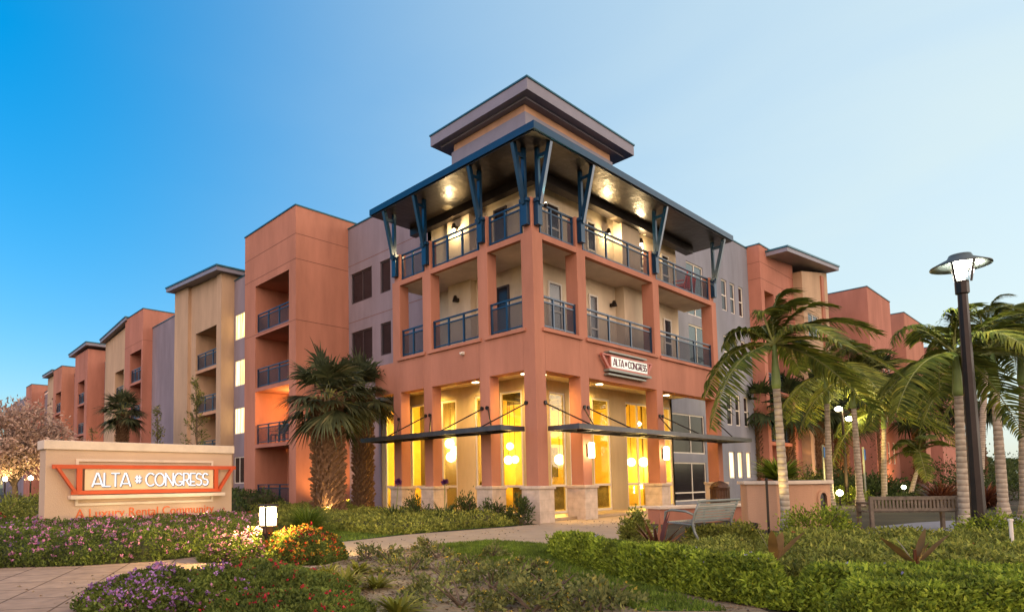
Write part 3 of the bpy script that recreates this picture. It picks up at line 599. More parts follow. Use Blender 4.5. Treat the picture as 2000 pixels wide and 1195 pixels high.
# lobby pendants
def pendant(loc, r, label, energy):
    x, y, z = [float(v) for v in loc]; t = thing('pendant_lamp', label, 'pendant lamp', (x, y, z), group='glowing pendants in the lobby')
    MB().lathe([(r*math.sin(R(a)), -r*math.cos(R(a))) for a in (8, 30, 55, 80, 105, 130, 152, 172)], (x, y, z), 16).build('globe', M['bulb'], t, smooth=True)
    MB().tube([(x, y, z+r*.95), (x, y, 4.35)], .012, 5).build('cord', M['bronze'], t)
    if energy: lamp('POINT', 'pendant_light', (x, y, z-r-.12), energy, (1, .68, .22), t, .15)
pds = [((878, 866), 24, .18, 'upper globe of the zigzag pendant cluster left of the broad cream pier', 30), ((889, 880), 24, .17, 'middle globe of the zigzag pendant cluster left of the broad cream pier', 0), ((881, 892), 24, .19, 'lowest globe of the zigzag pendant cluster left of the broad cream pier', 0),
       ((996, 871), 22.5, .13, 'single glowing dome pendant high in the window left of the corner column', 24), ((993, 898), 23, .16, 'left globe of the low pendant pair left of the corner column', 0), ((1006, 897), 23, .14, 'right globe of the low pendant pair left of the corner column', 0),
       ((1093, 897), 23, .19, 'large globe pendant seen through the door right of the corner column', 24), ((1117, 898), 23, .15, 'globe pendant between door frame and second entrance column', 0), ((1233, 902), 25.6, .17, 'globe pendant in the left leaf of the double entrance doors', 18), ((1257, 902), 25.6, .19, 'globe pendant in the right leaf of the double entrance doors', 18)]
for (px, py), d, r, lab, e in pds: pendant(AT(px, py, d), r, lab, e)
lamp('AREA', 'lobby_light', (3.3, 5.6, 3.9), 90, (1, .62, .12), T, 1.6)
lamp('POINT', 'lobby_light', (3.2, 6.6, 2.9), 60, (1, .64, .12), T, .3)
for lx in (4.2, 6.2, 8.4): lamp('POINT', 'lobby_light', (lx, 4.2, 3.2), 26, (1, .66, .16), T, .3)
def glow_glass():
    m = bpy.data.materials.new('lantern_glass'); m.use_nodes = True; n = m.node_tree; n.nodes.clear(); t = n.nodes.new('ShaderNodeBsdfTransparent'); t.inputs[0].default_value = (.8, .75, .6, 1)
    e = n.nodes.new('ShaderNodeEmission'); e.inputs[0].default_value = (1, .80, .42, 1); e.inputs[1].default_value = .9; a = n.nodes.new('ShaderNodeAddShader'); o = n.nodes.new('ShaderNodeOutputMaterial')
    n.links.new(t.outputs[0], a.inputs[0]); n.links.new(e.outputs[0], a.inputs[1]); n.links.new(a.outputs[0], o.inputs[0]); return m
M['lantern'] = glow_glass()
# bollard light in the flower bed
def bollard(loc, label, h=.86, w=.29, m='bulb_hot', e=14):
    x, y = loc; t = thing('bollard_light', label, 'bollard light', (x, y, 0))
    MB().box(x-w*.32, x+w*.32, y-w*.32, y+w*.32, 0, h-.33).build('post', M['bronze'], t, bevel=.01)
    MB().box(x-w*.45, x+w*.45, y-w*.45, y+w*.45, h-.33, h-.05).build('lantern', M['lantern'], t)
    MB().box(x-w*.56, x+w*.56, y-w*.56, y+w*.56, h-.05, h-.015).build('lid', M['bronze'], t, bevel=.008)
    f = MB(); e_ = w*.45
    for sx in (-1, 1):
        for sy in (-1, 1): f.box(x+sx*e_-.012, x+sx*e_+.012, y+sy*e_-.012, y+sy*e_+.012, h-.34, h-.05)
    f.box(x-w*.5, x+w*.5, y-w*.5, y+w*.5, h-.36, h-.332); f.build('cage', M['bronze'], t)
    MB().lathe([(.02, -.09), (.05, -.06), (.05, .06), (.02, .09)], (x, y, h-.19), 12).build('bulb', M['bulb_hot'], t, smooth=True)
    for k in range(4): a = math.pi*(.25+.5*k); lamp('POINT', 'bollard_glow', (x+.085*math.cos(a), y+.085*math.sin(a), h-.19), e*.25, (1, .72, .28), t, .04)
bollard(tuple(float(v) for v in AT(524, 1000, 9.6)[:2]), 'square dark bollard with glowing lantern head among the lantana mounds', .875, .21, e=170)
def path_light(px, py, d, label, r=.09, e=8):
    p = AT(px, py, d); x, y, z = [float(v) for v in p]; t = thing('path_light', label, 'garden light', (x, y, 0), group='small garden lights')
    MB().tube([(x, y, 0), (x, y, z-r)], .03, 8).build('stem', M['bronze'], t)
    MB().lathe([(r*math.sin(R(a)), -r*math.cos(R(a))) for a in (6, 40, 75, 110, 145, 174)], (x, y, z), 12).build('globe', M['bulb_hot'], t, smooth=True)
    lamp('POINT', 'garden_glow', (x, y, z+r+.1), e, (1, .72, .25), t, .1)
path_light(10, 935, 26, 'starry garden light under the pink tree, left of its trunk'); path_light(60, 933, 26, 'starry garden light between the pink tree trunk and the sign wall')
path_light(1640, 962, 25, 'bright low garden light right of the planter with the arched niche', .12, 16); path_light(1765, 951, 26, 'small garden light behind the wooden bench', .08, 8)
# landscape spotlights washing walls and trees
def spotlight(loc, target, e, label, spot=95, col=AMB):
    x, y, z = loc; t = thing('landscape_spotlight', label, 'spotlight', (x, y, 0), group='landscape spotlights in the beds')
    d = (Vector(target)-Vector(loc)).normalized(); p = Vector((x, y, z))
    MB().tube([p-d*.16, p-d*.02], [.05, .065], 10).build('housing', M['bronze'], t); MB().tube([(x, y, 0), tuple(p-d*.1)], .015, 6).build('stake', M['bronze'], t)
    lamp('SPOT', 'spot_glow', p+d*.02, e, col, t, .05, target, spot)
def sgn(s, n, z): a = math.atan2(.24, 4.65); return (PL[0]+s*math.cos(a)+n*math.sin(a), PL[1]+s*math.sin(a)-n*math.cos(a), z)
spotlight(sgn(1.5, 1.15, .42), sgn(1.7, 0, 1.2), 7, 'spotlight hidden in flowers below the first half of the sign', 120, (1, .75, .42)); spotlight(sgn(3.3, 1.15, .42), sgn(3.1, 0, 1.2), 12, 'spotlight hidden in flowers below the second half of the sign', 120, (1, .75, .42))
spotlight((2.0, 11.9, .3), (2.0, 13.5, 2.6), 90, 'spotlight at the side wall of the first orange bay behind the fan palms', 120); spotlight((-1.3, 16.2, .3), (.44, 16.2, 3.5), 60, 'spotlight in front of the first orange bay balconies', 120)
spotlight((-1.5, 23.6, .3), (.5, 23.6, 4), 110, 'spotlight in front of the ochre bay behind the sign', 120); spotlight((1.6, 31.5, .3), (1.3, 34, 4), 150, 'spotlight at the side wall of the second orange bay', 120)
spotlight((1.2, 45.8, .3), (1.2, 48.4, 4), 160, 'spotlight at the side wall of the third orange bay', 110); spotlight((1., 55.2, .3), (1., 57.9, 6), 200, 'spotlight at the side wall of the fourth orange bay', 110)
spotlight((-1.6, 40.5, .3), (.7, 40.5, 4), 120, 'spotlight in front of the second ochre bay', 120)
spotlight((24.5, .2, .3), (24.5, 1.97, 3.2), 130, 'spotlight at the orange bay behind the planter', 130); spotlight((29.5, -.2, .3), (29.5, 1.5, 3.2), 110, 'spotlight at the ochre bay behind the royal palms', 130)
spotlight((38, -1.4, .3), (38.5, .44, 3), 130, 'spotlight at the far orange bay beyond the second street lamp', 130)
spotlight((4.6, 13.1, .3), (6.7, 12.5, 3), 20, 'spotlight at the lavender wall behind the fan palms', 110)
spotlight((-3.0, 5.9, .2), (-1.6, 7.3, 3.2), 26, 'spotlight at the thick fan palm trunks', 90, (1, .66, .30)); spotlight((16.2, -3.2, .25), (16.9, -2.3, 4.5), 220, 'spotlight under the yellow lit royal palms', 100, (1, .70, .2))
spotlight((-.6, -5.7, .3), (.24, -5.98, 3.6), 30, 'spotlight at the foot of the royal palm before the planter', 80, (1, .72, .25))
# orange first bay: lit balcony
for z, e in ((4.9, 60),): 
    t = thing('wall_sconce', 'lit lamp on the second floor balcony of the first orange bay', 'wall lamp', (2.2, 15.4, z)); MB().box(2.10, 2.22, 15.3, 15.5, z-.1, z+.12).build('shade', M['bulb'], t); lamp('POINT', 'balcony_glow', (1.7, 15.4, z-.05), e, AMB, t, .1)
# ================================================================== STREET LAMPS
def street_lamp(x, y):
    t = thing('street_lamp', 'tall dark lamp post with wide round cap and lit glass below it', 'street lamp', (x, y, 0))
    MB().lathe([(.16, 0), (.16, .25), (.118, .32), (.078, 4.66), (.11, 4.68), (.11, 4.92), (.05, 4.94)], (x, y, 0), 8).build('pole', M['bronze'], t)
    MB().lathe([(.02, 5.46), (.17, 5.44), (.20, 5.37), (.465, 5.23), (.47, 5.205), (.26, 5.30), (.02, 5.34)], (x, y, 0), 40).build('cap', mat('lamp_cap', (.10, .12, .12), .4, .1, 3, metal=.5), t, smooth=True)
    for a in (30, 150, 270):
        c, s = math.cos(R(a)), math.sin(R(a)); MB().beam((x+c*.14, y+s*.14, 4.9), (x+c*.21, y+s*.21, 5.36), .035, .035).build('arm', M['bronze'], t)
    MB().lathe([(.125, 0), (.16, .36)], (x, y, 4.95), 16).build('glass', see_through('lamp_glass', (1, 1, 1), .10, (1, 1, 1), .1), t, smooth=True)
    MB().lathe([(.02, 4.99), (.085, 5.01), (.11, 5.26), (.09, 5.32)], (x, y, 0), 16).build('bulb', emission('street_lamp_bulb', (1, .96, .80), 20), t, smooth=True)
    lamp('POINT', 'lamp_glow', (x+.13, y-.13, 5.12), 30, (1, .92, .70), t, .1)
street_lamp(*[float(v) for v in AT(1911, 1000, 11.9)[:2]])
def twin_lamp(x, y, h):
    t = thing('street_lamp', 'slender dark lamp post with two starry bright heads among the royal palms', 'street lamp', (x, y, 0))
    MB().tube([(x, y, 0), (x, y, h)], [.07, .045], 10).build('pole', M['bronze'], t)
    for s, z in ((-.12, h), (.22, h-.42)):
        MB().beam((x, y, z-.05), (x+s*.76, y-s*.65, z), .05, .05).build('arm', M['bronze'], t)
        MB().lathe([(.02, -.1), (.11, -.06), (.13, .04), (.03, .1)], (x+s, y-s*.8, z), 14).build('head', M['bulb_hot'], t, smooth=True)
    lamp('POINT', 'lamp_glow', (x-.3, y-.5, h+.05), 40, (1, .80, .40), t, .12)
twin_lamp(17.0, -2.75, 4.0)
# ================================================================== FURNITURE
t = thing('bench', 'weathered wooden bench with vertical slat back seen from behind', 'bench', (2.55, -6.85, 0), math.atan2(-8.15+6.85, 3.75-2.55))
Lb = 1.77
for x in (0, Lb-.07):
    MB().box(x, x+.07, -.035, .035, 0, .74).build('leg', M['wood'], t, local=True, bevel=.006); MB().box(x, x+.07, .42, .49, 0, .6).build('leg', M['wood'], t, local=True, bevel=.006)
    MB().box(x, x+.07, .035, .49, .56, .61).build('armrest', M['wood'], t, local=True, bevel=.006)
b = MB(); b.box(.07, Lb-.07, -.025, .025, .66, .735); b.box(.07, Lb-.07, -.02, .02, .42, .48)
n = 22
for i in range(n): u = .1+(Lb-.24)*i/(n-1); b.box(u, u+.04, -.012, .012, .48, .66)
b.build('backrest', M['wood'], t, local=True)
b = MB(); [b.box(.0, Lb, .03+i*.095, .11+i*.095, .39, .415) for i in range(5)]; b.build('seat', M['wood'], t, local=True)
A_, B_ = (-2.69, -5.39), (-1.30, -5.52); Lm = 1.40
t = thing('bench', 'grey green metal bench with curved frame beside the dark red cordyline', 'bench', (*A_, 0), math.atan2(B_[1]-A_[1], B_[0]-A_[0]))
for x in (.03, Lm-.03):
    MB().tube([(x, -.16, .0), (x, -.06, .2), (x, -.02, .36), (x, -.08, .55), (x, -.17, .76)], .024, 8).build('leg', M['gmetal'], t, local=True, smooth=True)
    MB().tube([(x, .56, 0), (x, .50, .22), (x, .52, .38), (x, .50, .56), (x, .38, .60), (x, .1, .58), (x, -.06, .52)], .022, 8).build('leg', M['gmetal'], t, local=True, smooth=True)
    MB().tube([(x, -.06, .34), (x, .52, .37)], .018, 6).build('rail', M['gmetal'], t, local=True)
b = MB(); 
for i in range(6): z = .44+i*.052; b.beam((.03, -.045-.022*i, z), (Lm-.03, -.045-.022*i, z), .02, .04)
b.tube([(-.01, -.175, .765), (Lm+.01, -.175, .765)], .024, 8); b.build('backrest', M['gmetal'], t, local=True)
b = MB(); [b.box(.03, Lm-.03, .0+i*.085, .065+i*.085, .37, .385) for i in range(6)]; b.build('seat', M['gmetal'], t, local=True)
# low seat wall and octagonal planter with arched niche
t = thing('seat_wall', 'low orange seat wall with pale stone cap behind the metal bench', 'low wall', (1.6, -2.6, 0), math.atan2(-1.05, 2.7))
MB().box(0, 3.4, 0, .45, 0, .39).build('wall', M['orange'], t, local=True, bevel=.01); MB().box(-.04, 3.44, -.05, .5, .39, .46).build('cap', M['capstone'], t, local=True, bevel=.01)
PC = (2.15, -5.32)
t = thing('planter', 'tall tan octagonal planter with pale stone rim and small arched niche', 'planter', (*PC, 0))
octo = lambda r, a0=10: [(PC[0]+r*math.cos(R(a0+45*i)), PC[1]+r*math.sin(R(a0+45*i))) for i in range(8)]
MB().prism(octo(.90), 0, 1.02).build('wall', M['tan'], t, bevel=.012); MB().prism(octo(.97), 1.02, 1.10).build('rim', M['capstone'], t, bevel=.012)
MB().prism(octo(.8), 1.10, 1.105).build('soil', M['soil'], t)
# niche on the face that looks towards the lamp post
fa = R(10+45*5+22.5+0); nv = np.array([math.cos(fa), math.sin(fa)]); tv = np.array([-nv[1], nv[0]]); ap = .90*math.cos(R(22.5))
def nich(u, z, o): return (PC[0]+nv[0]*(ap+o)+tv[0]*u, PC[1]+nv[1]*(ap+o)+tv[1]*u, z)
oc = [(-.13, .30), (.13, .30)]+[(.13*math.cos(R(a)), .70+.13*math.sin(R(a))) for a in range(0, 181, 20)]
oo = [(-.2, .24), (.2, .24)]+[(.2*math.cos(R(a)), .70+.2*math.sin(R(a))) for a in range(0, 181, 20)]
n_ = len(oo); mb = MB(); mb.add([nich(u, z, .04) for u, z in oo]+[nich(u, z, .04) for u, z in oc]+[nich(u, z, 0) for u, z in oo], [(i, (i+1) % n_, n_+(i+1) % n_, n_+i) for i in range(n_)]+[(i, (i+1) % n_, 2*n_+(i+1) % n_, 2*n_+i) for i in range(n_)])
sr = mb.build('niche_surround', M['tan'], t); MB().add([nich(u, z, .006) for u, z in oc], [tuple(range(n_))]).build('niche', M['bronze'], sr)
# trash can
x, y = 9.6, -.75
t = thing('trash_can', 'dark brown domed trash can standing under the canopy end', 'trash can', (x, y, 0))
b = MB(); b.lathe([(.26, .02), (.30, .1), (.30, .72), (.33, .78), (.33, .80)], (x, y, 0), 20)
for i in range(20): a = 2*math.pi*i/20; b.box(x+.31*math.cos(a)-.012, x+.31*math.cos(a)+.012, y+.31*math.sin(a)-.012, y+.31*math.sin(a)+.012, .06, .74)
M['brown'] = mat('brown_metal', (.06, .028, .016), .5, .3, 6); b.build('body', M['brown'], t)
MB().lathe([(.34, .80), (.34, .84), (.27, .96), (.12, 1.05), (.02, 1.07)], (x, y, 0), 20).build('lid', M['brown'], t, smooth=True)
b = MB(); [b.box(x+s*.36-.05, x+s*.36+.05, y-.12, y+.12, .86, .9) for s in (-1, 1)]; b.build('handle', M['brown'], t)
# patio furniture on the balconies
def patio_chair(loc, rz, label, m):
    t = thing('patio_chair', label, 'chair', loc, rz)
    MB().box(-.24, .24, -.22, .24, .42, .46).build('seat', M[m], t, local=True, bevel=.01)
    MB().add([(-.24, .20, .5), (.24, .20, .5), (.22, .32, .95), (-.22, .32, .95), (-.24, .24, .5), (.24, .24, .5), (.22, .36, .95), (-.22, .36, .95)], [(0, 1, 2, 3), (7, 6, 5, 4), (0, 4, 5, 1), (1, 5, 6, 2), (2, 6, 7, 3), (3, 7, 4, 0)]).build('backrest', M[m], t, local=True)
    for sx, sy in ((-.21, -.19), (.21, -.19), (-.21, .22), (.21, .22)): MB().box(sx-.018, sx+.018, sy-.018, sy+.018, 0, .43 if sy < 0 else .55).build('leg', M[m], t, local=True)
    for sx in (-.25, .25): MB().box(sx-.03, sx+.03, -.2, .22, .62, .65).build('armrest', M[m], t, local=True)
patio_chair((10.0, .62, 8.19), R(200), 'bright red patio chair on the top corner balcony', 'red'); patio_chair((10.75, .7, 8.19), R(150), 'red patio chair at the outer end of the top balcony', 'red')
patio_chair((1.1, 15.0, 3.08), R(90), 'dark patio chair on the lit second floor balcony, nearer the fan palms', 'dark'); patio_chair((1.1, 16.4, 3.08), R(-90), 'dark patio chair on the lit second floor balcony, nearer the lit windows', 'dark')
t = thing('patio_table', 'small dark round table between two chairs on the lit balcony', 'table', (1.1, 15.7, 3.08)); MB().lathe([(.32, .68), (.32, .71)], (1.1, 15.7, 3.08), 20).build('table_top', M['dark'], t); MB().tube([(1.1, 15.7, 3.08), (1.1, 15.7, 3.77)], .03, 8).build('pedestal', M['dark'], t)
# security camera and posts
x, y, z = 0, 2.55, 5.0; p = FX(903, 690, -.05); t = thing('security_camera', 'small white dome camera on the orange belt facing the sign', 'camera', (0, float(p[1]), float(p[2])))
MB().box(-.06, -.002, p[1]-.05, p[1]+.05, p[2]-.04, p[2]+.05).build('bracket', M['white'], t); MB().lathe([(.06, 0), (.055, -.04), (.03, -.07), (.005, -.08)], (-.1, p[1], p[2]+.02), 12).build('dome', M['white'], t, smooth=True)
def marker(px, py, top, label):
    q = G(px, py); d = float((q-C0)@_fw); zt = float(AT(px, top, d)[2]); t = thing('sign_post', label, 'sign post', (float(q[0]), float(q[1]), 0))
    MB().tube([(q[0], q[1], 0), (q[0], q[1], zt)], .04, 8).build('pole', M['gmetal'], t)
    MB().box(q[0]-.06, q[0]+.06, q[1]-.075, q[1]-.045, zt-.55, zt-.1).build('sign_plate', mat('blue_sign', (.02, .07, .3), .5), t)
marker(1613, 985, 868, 'slim grey post with blue plate right of the planter rim'); marker(1692, 985, 872, 'slim grey post with blue plate behind the wooden bench')
q = G(1503, 1060); t = thing('garden_stake', 'thin dark upright stake in front of the planter', 'stake', (float(q[0]), float(q[1]), 0)); MB().tube([(q[0], q[1], 0), (q[0], q[1], 1.12)], .022, 6).build('rod', M['bronze'], t); MB().lathe([(.03, 1.12), (.03, 1.15), (.005, 1.17)], (q[0], q[1], 0), 8).build('tip', M['bronze'], t)
q = G(1980, 1100); t = thing('garden_stake', 'short white utility stake in the shrubs at the photo edge', 'stake', (float(q[0]), float(q[1]), 0)); MB().tube([(q[0], q[1], 0), (q[0], q[1], .56)], .022, 6).build('rod', M['white'], t); MB().lathe([(.03, .56), (.03, .59)], (q[0], q[1], 0), 8).build('tip', M['white'], t)
# ================================================================== VEGETATION
rng = np.random.default_rng(7)
def unit(v): return v/np.maximum(np.linalg.norm(v, axis=-1, keepdims=True), 1e-9)
def leaves(mb, P, D, L, W, fold=.25, mi=0):
    """one small folded diamond leaf per point P, pointing along D"""
    n = len(P); D = unit(D); Rr = unit(rng.normal(size=(n, 3))); S = unit(np.cross(D, Rr)); N = np.cross(S, D)
    L = np.broadcast_to(L, (n,))[:, None]*rng.uniform(.7, 1.3, (n, 1)); W = np.broadcast_to(W, (n,))[:, None]*rng.uniform(.8, 1.2, (n, 1))
    m = P+D*L*.45
    V = np.stack([P, m+S*W/2+N*W*fold, P+D*L, m-S*W/2+N*W*fold], 1).reshape(-1, 3)
    F = np.arange(4*n).reshape(-1, 4); return mb.arr(V, F, mi)
def ribbons(mb, C, W, mi=0, up=None):
    """C (n,k,3) centre lines, W (n,k) widths: flat tapering blades"""
    n, k, _ = C.shape; T = np.gradient(C, axis=1); U = np.array([0, 0, 1.]) if up is None else up
    S = np.cross(T, np.broadcast_to(U, T.shape)); bad = np.linalg.norm(S, axis=-1, keepdims=True) < 1e-5; S = np.where(bad, np.array([1., 0, 0]), S); S = unit(S)
    A = C-S*W[..., None]/2; B = C+S*W[..., None]/2
    V = np.stack([A, B], 2).reshape(-1, 3); i = np.arange(n)[:, None]*2*k+np.arange(k-1)[None]*2
    F = np.stack([i, i+1, i+3, i+2], -1).reshape(-1, 4); return mb.arr(V, F, mi)
M['leaf_hedge'] = leafmat('hedge_leaf', (.07, .11, .012), (.30, .38, .035), (.42, .48, .06))
M['leaf_shrub'] = leafmat('shrub_leaf', (.085, .11, .022), (.32, .34, .06), (.42, .40, .08))
M['leaf_dark'] = leafmat('dark_leaf', (.026, .046, .014), (.085, .12, .030))
M['leaf_cover'] = leafmat('groundcover_leaf', (.065, .085, .025), (.22, .23, .07), (.34, .27, .04))
M['leaf_flower'] = leafmat('lantana_leaf', (.055, .085, .016), (.16, .20, .035))
M['pink'] = leafmat('pink_blossom', (.42, .13, .30), (.60, .28, .42), trans=.2); M['violet'] = leafmat('violet_blossom', (.26, .12, .34), (.46, .24, .52), trans=.2)
M['redb'] = leafmat('red_blossom', (.34, .012, .03), (.52, .04, .05), trans=.2); M['orangeb'] = leafmat('orange_blossom', (.60, .06, .02), (.70, .22, .03), trans=.2); M['yellowb'] = leafmat('yellow_blossom', (.62, .40, .03), (.70, .5, .08), trans=.2)
M['blueb'] = leafmat('pale_blue_blossom', (.20, .18, .42), (.35, .32, .6), trans=.2)
M['core_shade'] = mat('shade_core', (.05, .05, .02), .95, .4, 8)  # dark core colour with the shade between leaves put into it
M['grassblade'] = leafmat('grass_blade', (.07, .12, .012), (.17, .24, .03))
M['goldleaf'] = leafmat('yellow_green_blade', (.13, .15, .02), (.28, .27, .035))
M['maroon'] = leafmat('maroon_leaf', (.07, .022, .018), (.22, .085, .035), rough=.35); M['bronze_leaf'] = leafmat('bronze_canna_leaf', (.09, .04, .025), (.27, .17, .045), rough=.35)
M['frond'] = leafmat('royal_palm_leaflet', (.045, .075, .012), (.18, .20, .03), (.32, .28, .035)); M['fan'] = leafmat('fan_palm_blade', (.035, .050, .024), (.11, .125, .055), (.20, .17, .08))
M['fan_dark'] = leafmat('dark_fan_palm_blade', (.018, .034, .014), (.05, .07, .025))  # darker blade tone for the fan palms along the right wing
M['shaft'] = mat('crownshaft_green', (.16, .22, .07), .5, .2, 4); M['palmtrunk'] = ringed('royal_palm_trunk', (.36, .31, .24), (.22, .175, .13), 2.6); M['boots'] = mat('fan_palm_boots', (.15, .085, .045), .9, .5, 9, .6, 25)
M['bark'] = mat('bark', (.12, .085, .06), .95, .3, 8, .6, 20); M['petiole'] = mat('petiole', (.18, .19, .06), .6)

def noise2(x, y, s=1., seed=0):
    r = np.random.default_rng(seed); v = 0
    for k in range(5): a = r.uniform(0, 6.28); f = s*r.uniform(.6, 2.2); v = v+np.sin(f*(x*math.cos(a)+y*math.sin(a))+r.uniform(0, 6.28))
    return v/5
def inpoly(x, y, poly):
    c = np.zeros(len(x), bool); n = len(poly)
    for i in range(n):
        x0, y0 = poly[i]; x1, y1 = poly[(i+1) % n]
        c ^= ((y0 > y) != (y1 > y)) & (x < (x1-x0)*(y-y0)/(y1-y0+1e-12)+x0)
    return c
def edge_dist(x, y, poly):
    d = np.full(len(x), 1e9); n = len(poly)
    for i in range(n):
        a = np.array(poly[i]); b = np.array(poly[(i+1) % n]); ab = b-a
        t = np.clip(((x-a[0])*ab[0]+(y-a[1])*ab[1])/max(ab@ab, 1e-9), 0, 1); d = np.minimum(d, np.hypot(x-a[0]-t*ab[0], y-a[1]-t*ab[1]))
    return d
def sample_poly(poly, n):
    p = np.array(poly); lo, hi = p.min(0), p.max(0); out = np.zeros((0, 2))
    while len(out) < n:
        q = rng.uniform(lo, hi, (n*2, 2)); q = q[inpoly(q[:, 0], q[:, 1], poly)]; out = np.concatenate([out, q])
    return out[:n]
def bed_height(x, y, poly, h, rough, soft, seed): 
    e = edge_dist(x, y, poly); return h*np.clip(e/soft, 0, 1)**.45*(1+rough*noise2(x, y, 3.2, seed)+rough*.6*noise2(x, y, 9, seed+1))
def leafy_bed(root, poly, h, n, L, W, m, rough=.22, soft=.35, seed=1, flowers=(), core_shade=True, part='foliage', core=True):
    """a planted mass over a ground polygon: leaves through its upper shell plus a dark inner core"""
    q = sample_poly(poly, n); e_ = edge_dist(q[:, 0], q[:, 1], poly); k2 = np.flatnonzero(e_ < max(soft*.45, .10)); extra = rng.choice(k2, int(len(k2)*2.2)); q = np.concatenate([q, q[extra]+rng.normal(size=(len(extra), 2))*.03]); n = len(q)
    z = bed_height(q[:, 0], q[:, 1], poly, h, rough, soft, seed)
    dep = rng.uniform(0, 1, n)**1.5; zz = np.maximum(z-dep*np.minimum(z, .28), .01)
    side = rng.uniform(0, 1, n) < .35; zz[side] = z[side]*rng.uniform(.05, 1, side.sum())
    D = unit(np.stack([rng.normal(size=n), rng.normal(size=n), np.abs(rng.normal(size=n))*.9+.25], 1))
    mb = MB(); leaves(mb, np.stack([q[:, 0], q[:, 1], zz], 1), D, L, W)
    o = mb.build(part, M[m], root)
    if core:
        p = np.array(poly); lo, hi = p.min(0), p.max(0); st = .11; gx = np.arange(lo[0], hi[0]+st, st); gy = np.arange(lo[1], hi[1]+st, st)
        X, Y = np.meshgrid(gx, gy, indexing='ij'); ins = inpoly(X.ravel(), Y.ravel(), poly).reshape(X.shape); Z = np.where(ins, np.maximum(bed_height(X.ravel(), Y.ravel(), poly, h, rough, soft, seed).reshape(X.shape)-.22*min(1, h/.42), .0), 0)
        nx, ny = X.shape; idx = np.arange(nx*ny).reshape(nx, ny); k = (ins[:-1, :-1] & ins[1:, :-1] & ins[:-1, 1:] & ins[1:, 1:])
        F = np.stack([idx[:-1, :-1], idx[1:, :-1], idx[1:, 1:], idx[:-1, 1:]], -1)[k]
        if len(F): MB().arr(np.stack([X.ravel(), Y.ravel(), Z.ravel()], 1), F).build('shade_core', M['core_shade'], root)
    for fm, cnt, size, zone in flowers:
        q = sample_poly(poly if zone is None else zone, cnt)
        clump = noise2(q[:, 0], q[:, 1], 7, seed+5)+rng.normal(size=cnt)*.35 > -.12; q = q[clump]; cnt = len(q)
        z = bed_height(q[:, 0], q[:, 1], poly, h, rough, soft, seed)*rng.uniform(.55, 1.06, cnt)+.02
        blossom(root, np.stack([q[:, 0], q[:, 1], z], 1), size, fm)
    return o
def blossom(root, P, size, fm):
    n = len(P); k = 6; P6 = np.repeat(P, k, 0); D = unit(np.stack([rng.normal(size=n*k), rng.normal(size=n*k), np.abs(rng.normal(size=n*k))*.7+.2], 1))
    mb = MB(); leaves(mb, P6+rng.normal(size=(n*k, 3))*size*.25, D, size*.75, size*.6, .1)
    o = mb.build('blossom', M[fm], root); o['kind'] = 'stuff'; return o
def plant_root(name, label, cat, poly, group=None):
    c = np.mean(np.array(poly), 0); return thing(name, label, cat, (c[0], c[1], 0), 0, group)
def circ(cx, cy, rx, ry=None, a=0, n=18, seed=0):
    r = np.random.default_rng(seed); ry = ry or rx; out = []
    for i in range(n):
        t = 2*math.pi*i/n; q = 1+.10*math.sin(3*t+seed)+.07*math.sin(5*t+2*seed); u, v = rx*q*math.cos(t), ry*q*math.sin(t); out.append((cx+u*math.cos(a)-v*math.sin(a), cy+u*math.sin(a)+v*math.cos(a)))
    return out
# ---- lantana around the sign
bedA = gp((-120, 1128), (0, 1111), (150, 1107), (300, 1098), (430, 1084), (500, 1072))+[(-6.2, 3.2), (-5.6, 5.0), (-6.3, 5.55), (-10.8, 5.3), (-11.6, 6.2), (-15, 6)]
r_ = plant_root('flower_bed', 'pink lantana bed along the foot of the sign wall and tiled path', 'flower bed', bedA)
leafy_bed(r_, bedA, .43, 52000, .055, .03, 'leaf_flower', .2, .5, 3, [('pink', 2500, .05, None), ('violet', 500, .045, None), ('redb', 260, .05, [(-11, 4), (-6, 3.4), (-6, 5.2), (-11, 5.2)])])
bedB = [(-15.5, 6.6), (-11.7, 5.9), (-11.3, 6.6), (-11.2, 9.5), (-16, 11)]
r_ = plant_root('flower_bed', 'dark red pentas bed left of the sign wall under the pink tree', 'flower bed', bedB)
leafy_bed(r_, bedB, .75, 9000, .07, .035, 'leaf_flower', .25, .5, 9, [('redb', 900, .06, None)])
# ---- foreground mounds (photograph positions of their feet)
def mound(px, py, rx, ry, h, n, m, flowers, label, L=.045, W=.026, seed=1, rough=.2, name='flower_mound', soft=None, a=None):
    c = G(px, py); poly = circ(c[0], c[1], rx, ry, -.7 if a is None else a, 20, seed); r = plant_root(name, label, 'flower bed' if 'flower' in name else 'shrub', poly)
    leafy_bed(r, poly, h, n, L, W, m, rough, soft or rx*.9, seed, [(f[0], f[1], f[2], None) for f in flowers]); return r
mound(478, 1094, .62, .5, .50, 8000, 'leaf_flower', [('pink', 1000, .042)], 'pale pink lantana mound lit by the bollard light', seed=4)
mound(590, 1097, .62, .52, .58, 8500, 'leaf_flower', [('orangeb', 560, .042), ('yellowb', 420, .04), ('redb', 120, .045)], 'orange and yellow lantana mound right of the bollard light', seed=6)
mound(345, 1182, .90, .62, .48, 14000, 'leaf_flower', [('violet', 1300, .038), ('pink', 350, .036)], 'violet lantana mound at the edge of the tiled path', seed=8)
mound(505, 1168, 1.0, .78, .44, 16000, 'leaf_flower', [('redb', 480, .036)], 'crimson flowering mound in front of the orange lantana', seed=10)
mound(565, 1215, .7, .5, .32, 9000, 'leaf_flower', [('redb', 220, .034)], 'low crimson flowering mound at the bottom edge of the photo', seed=12)
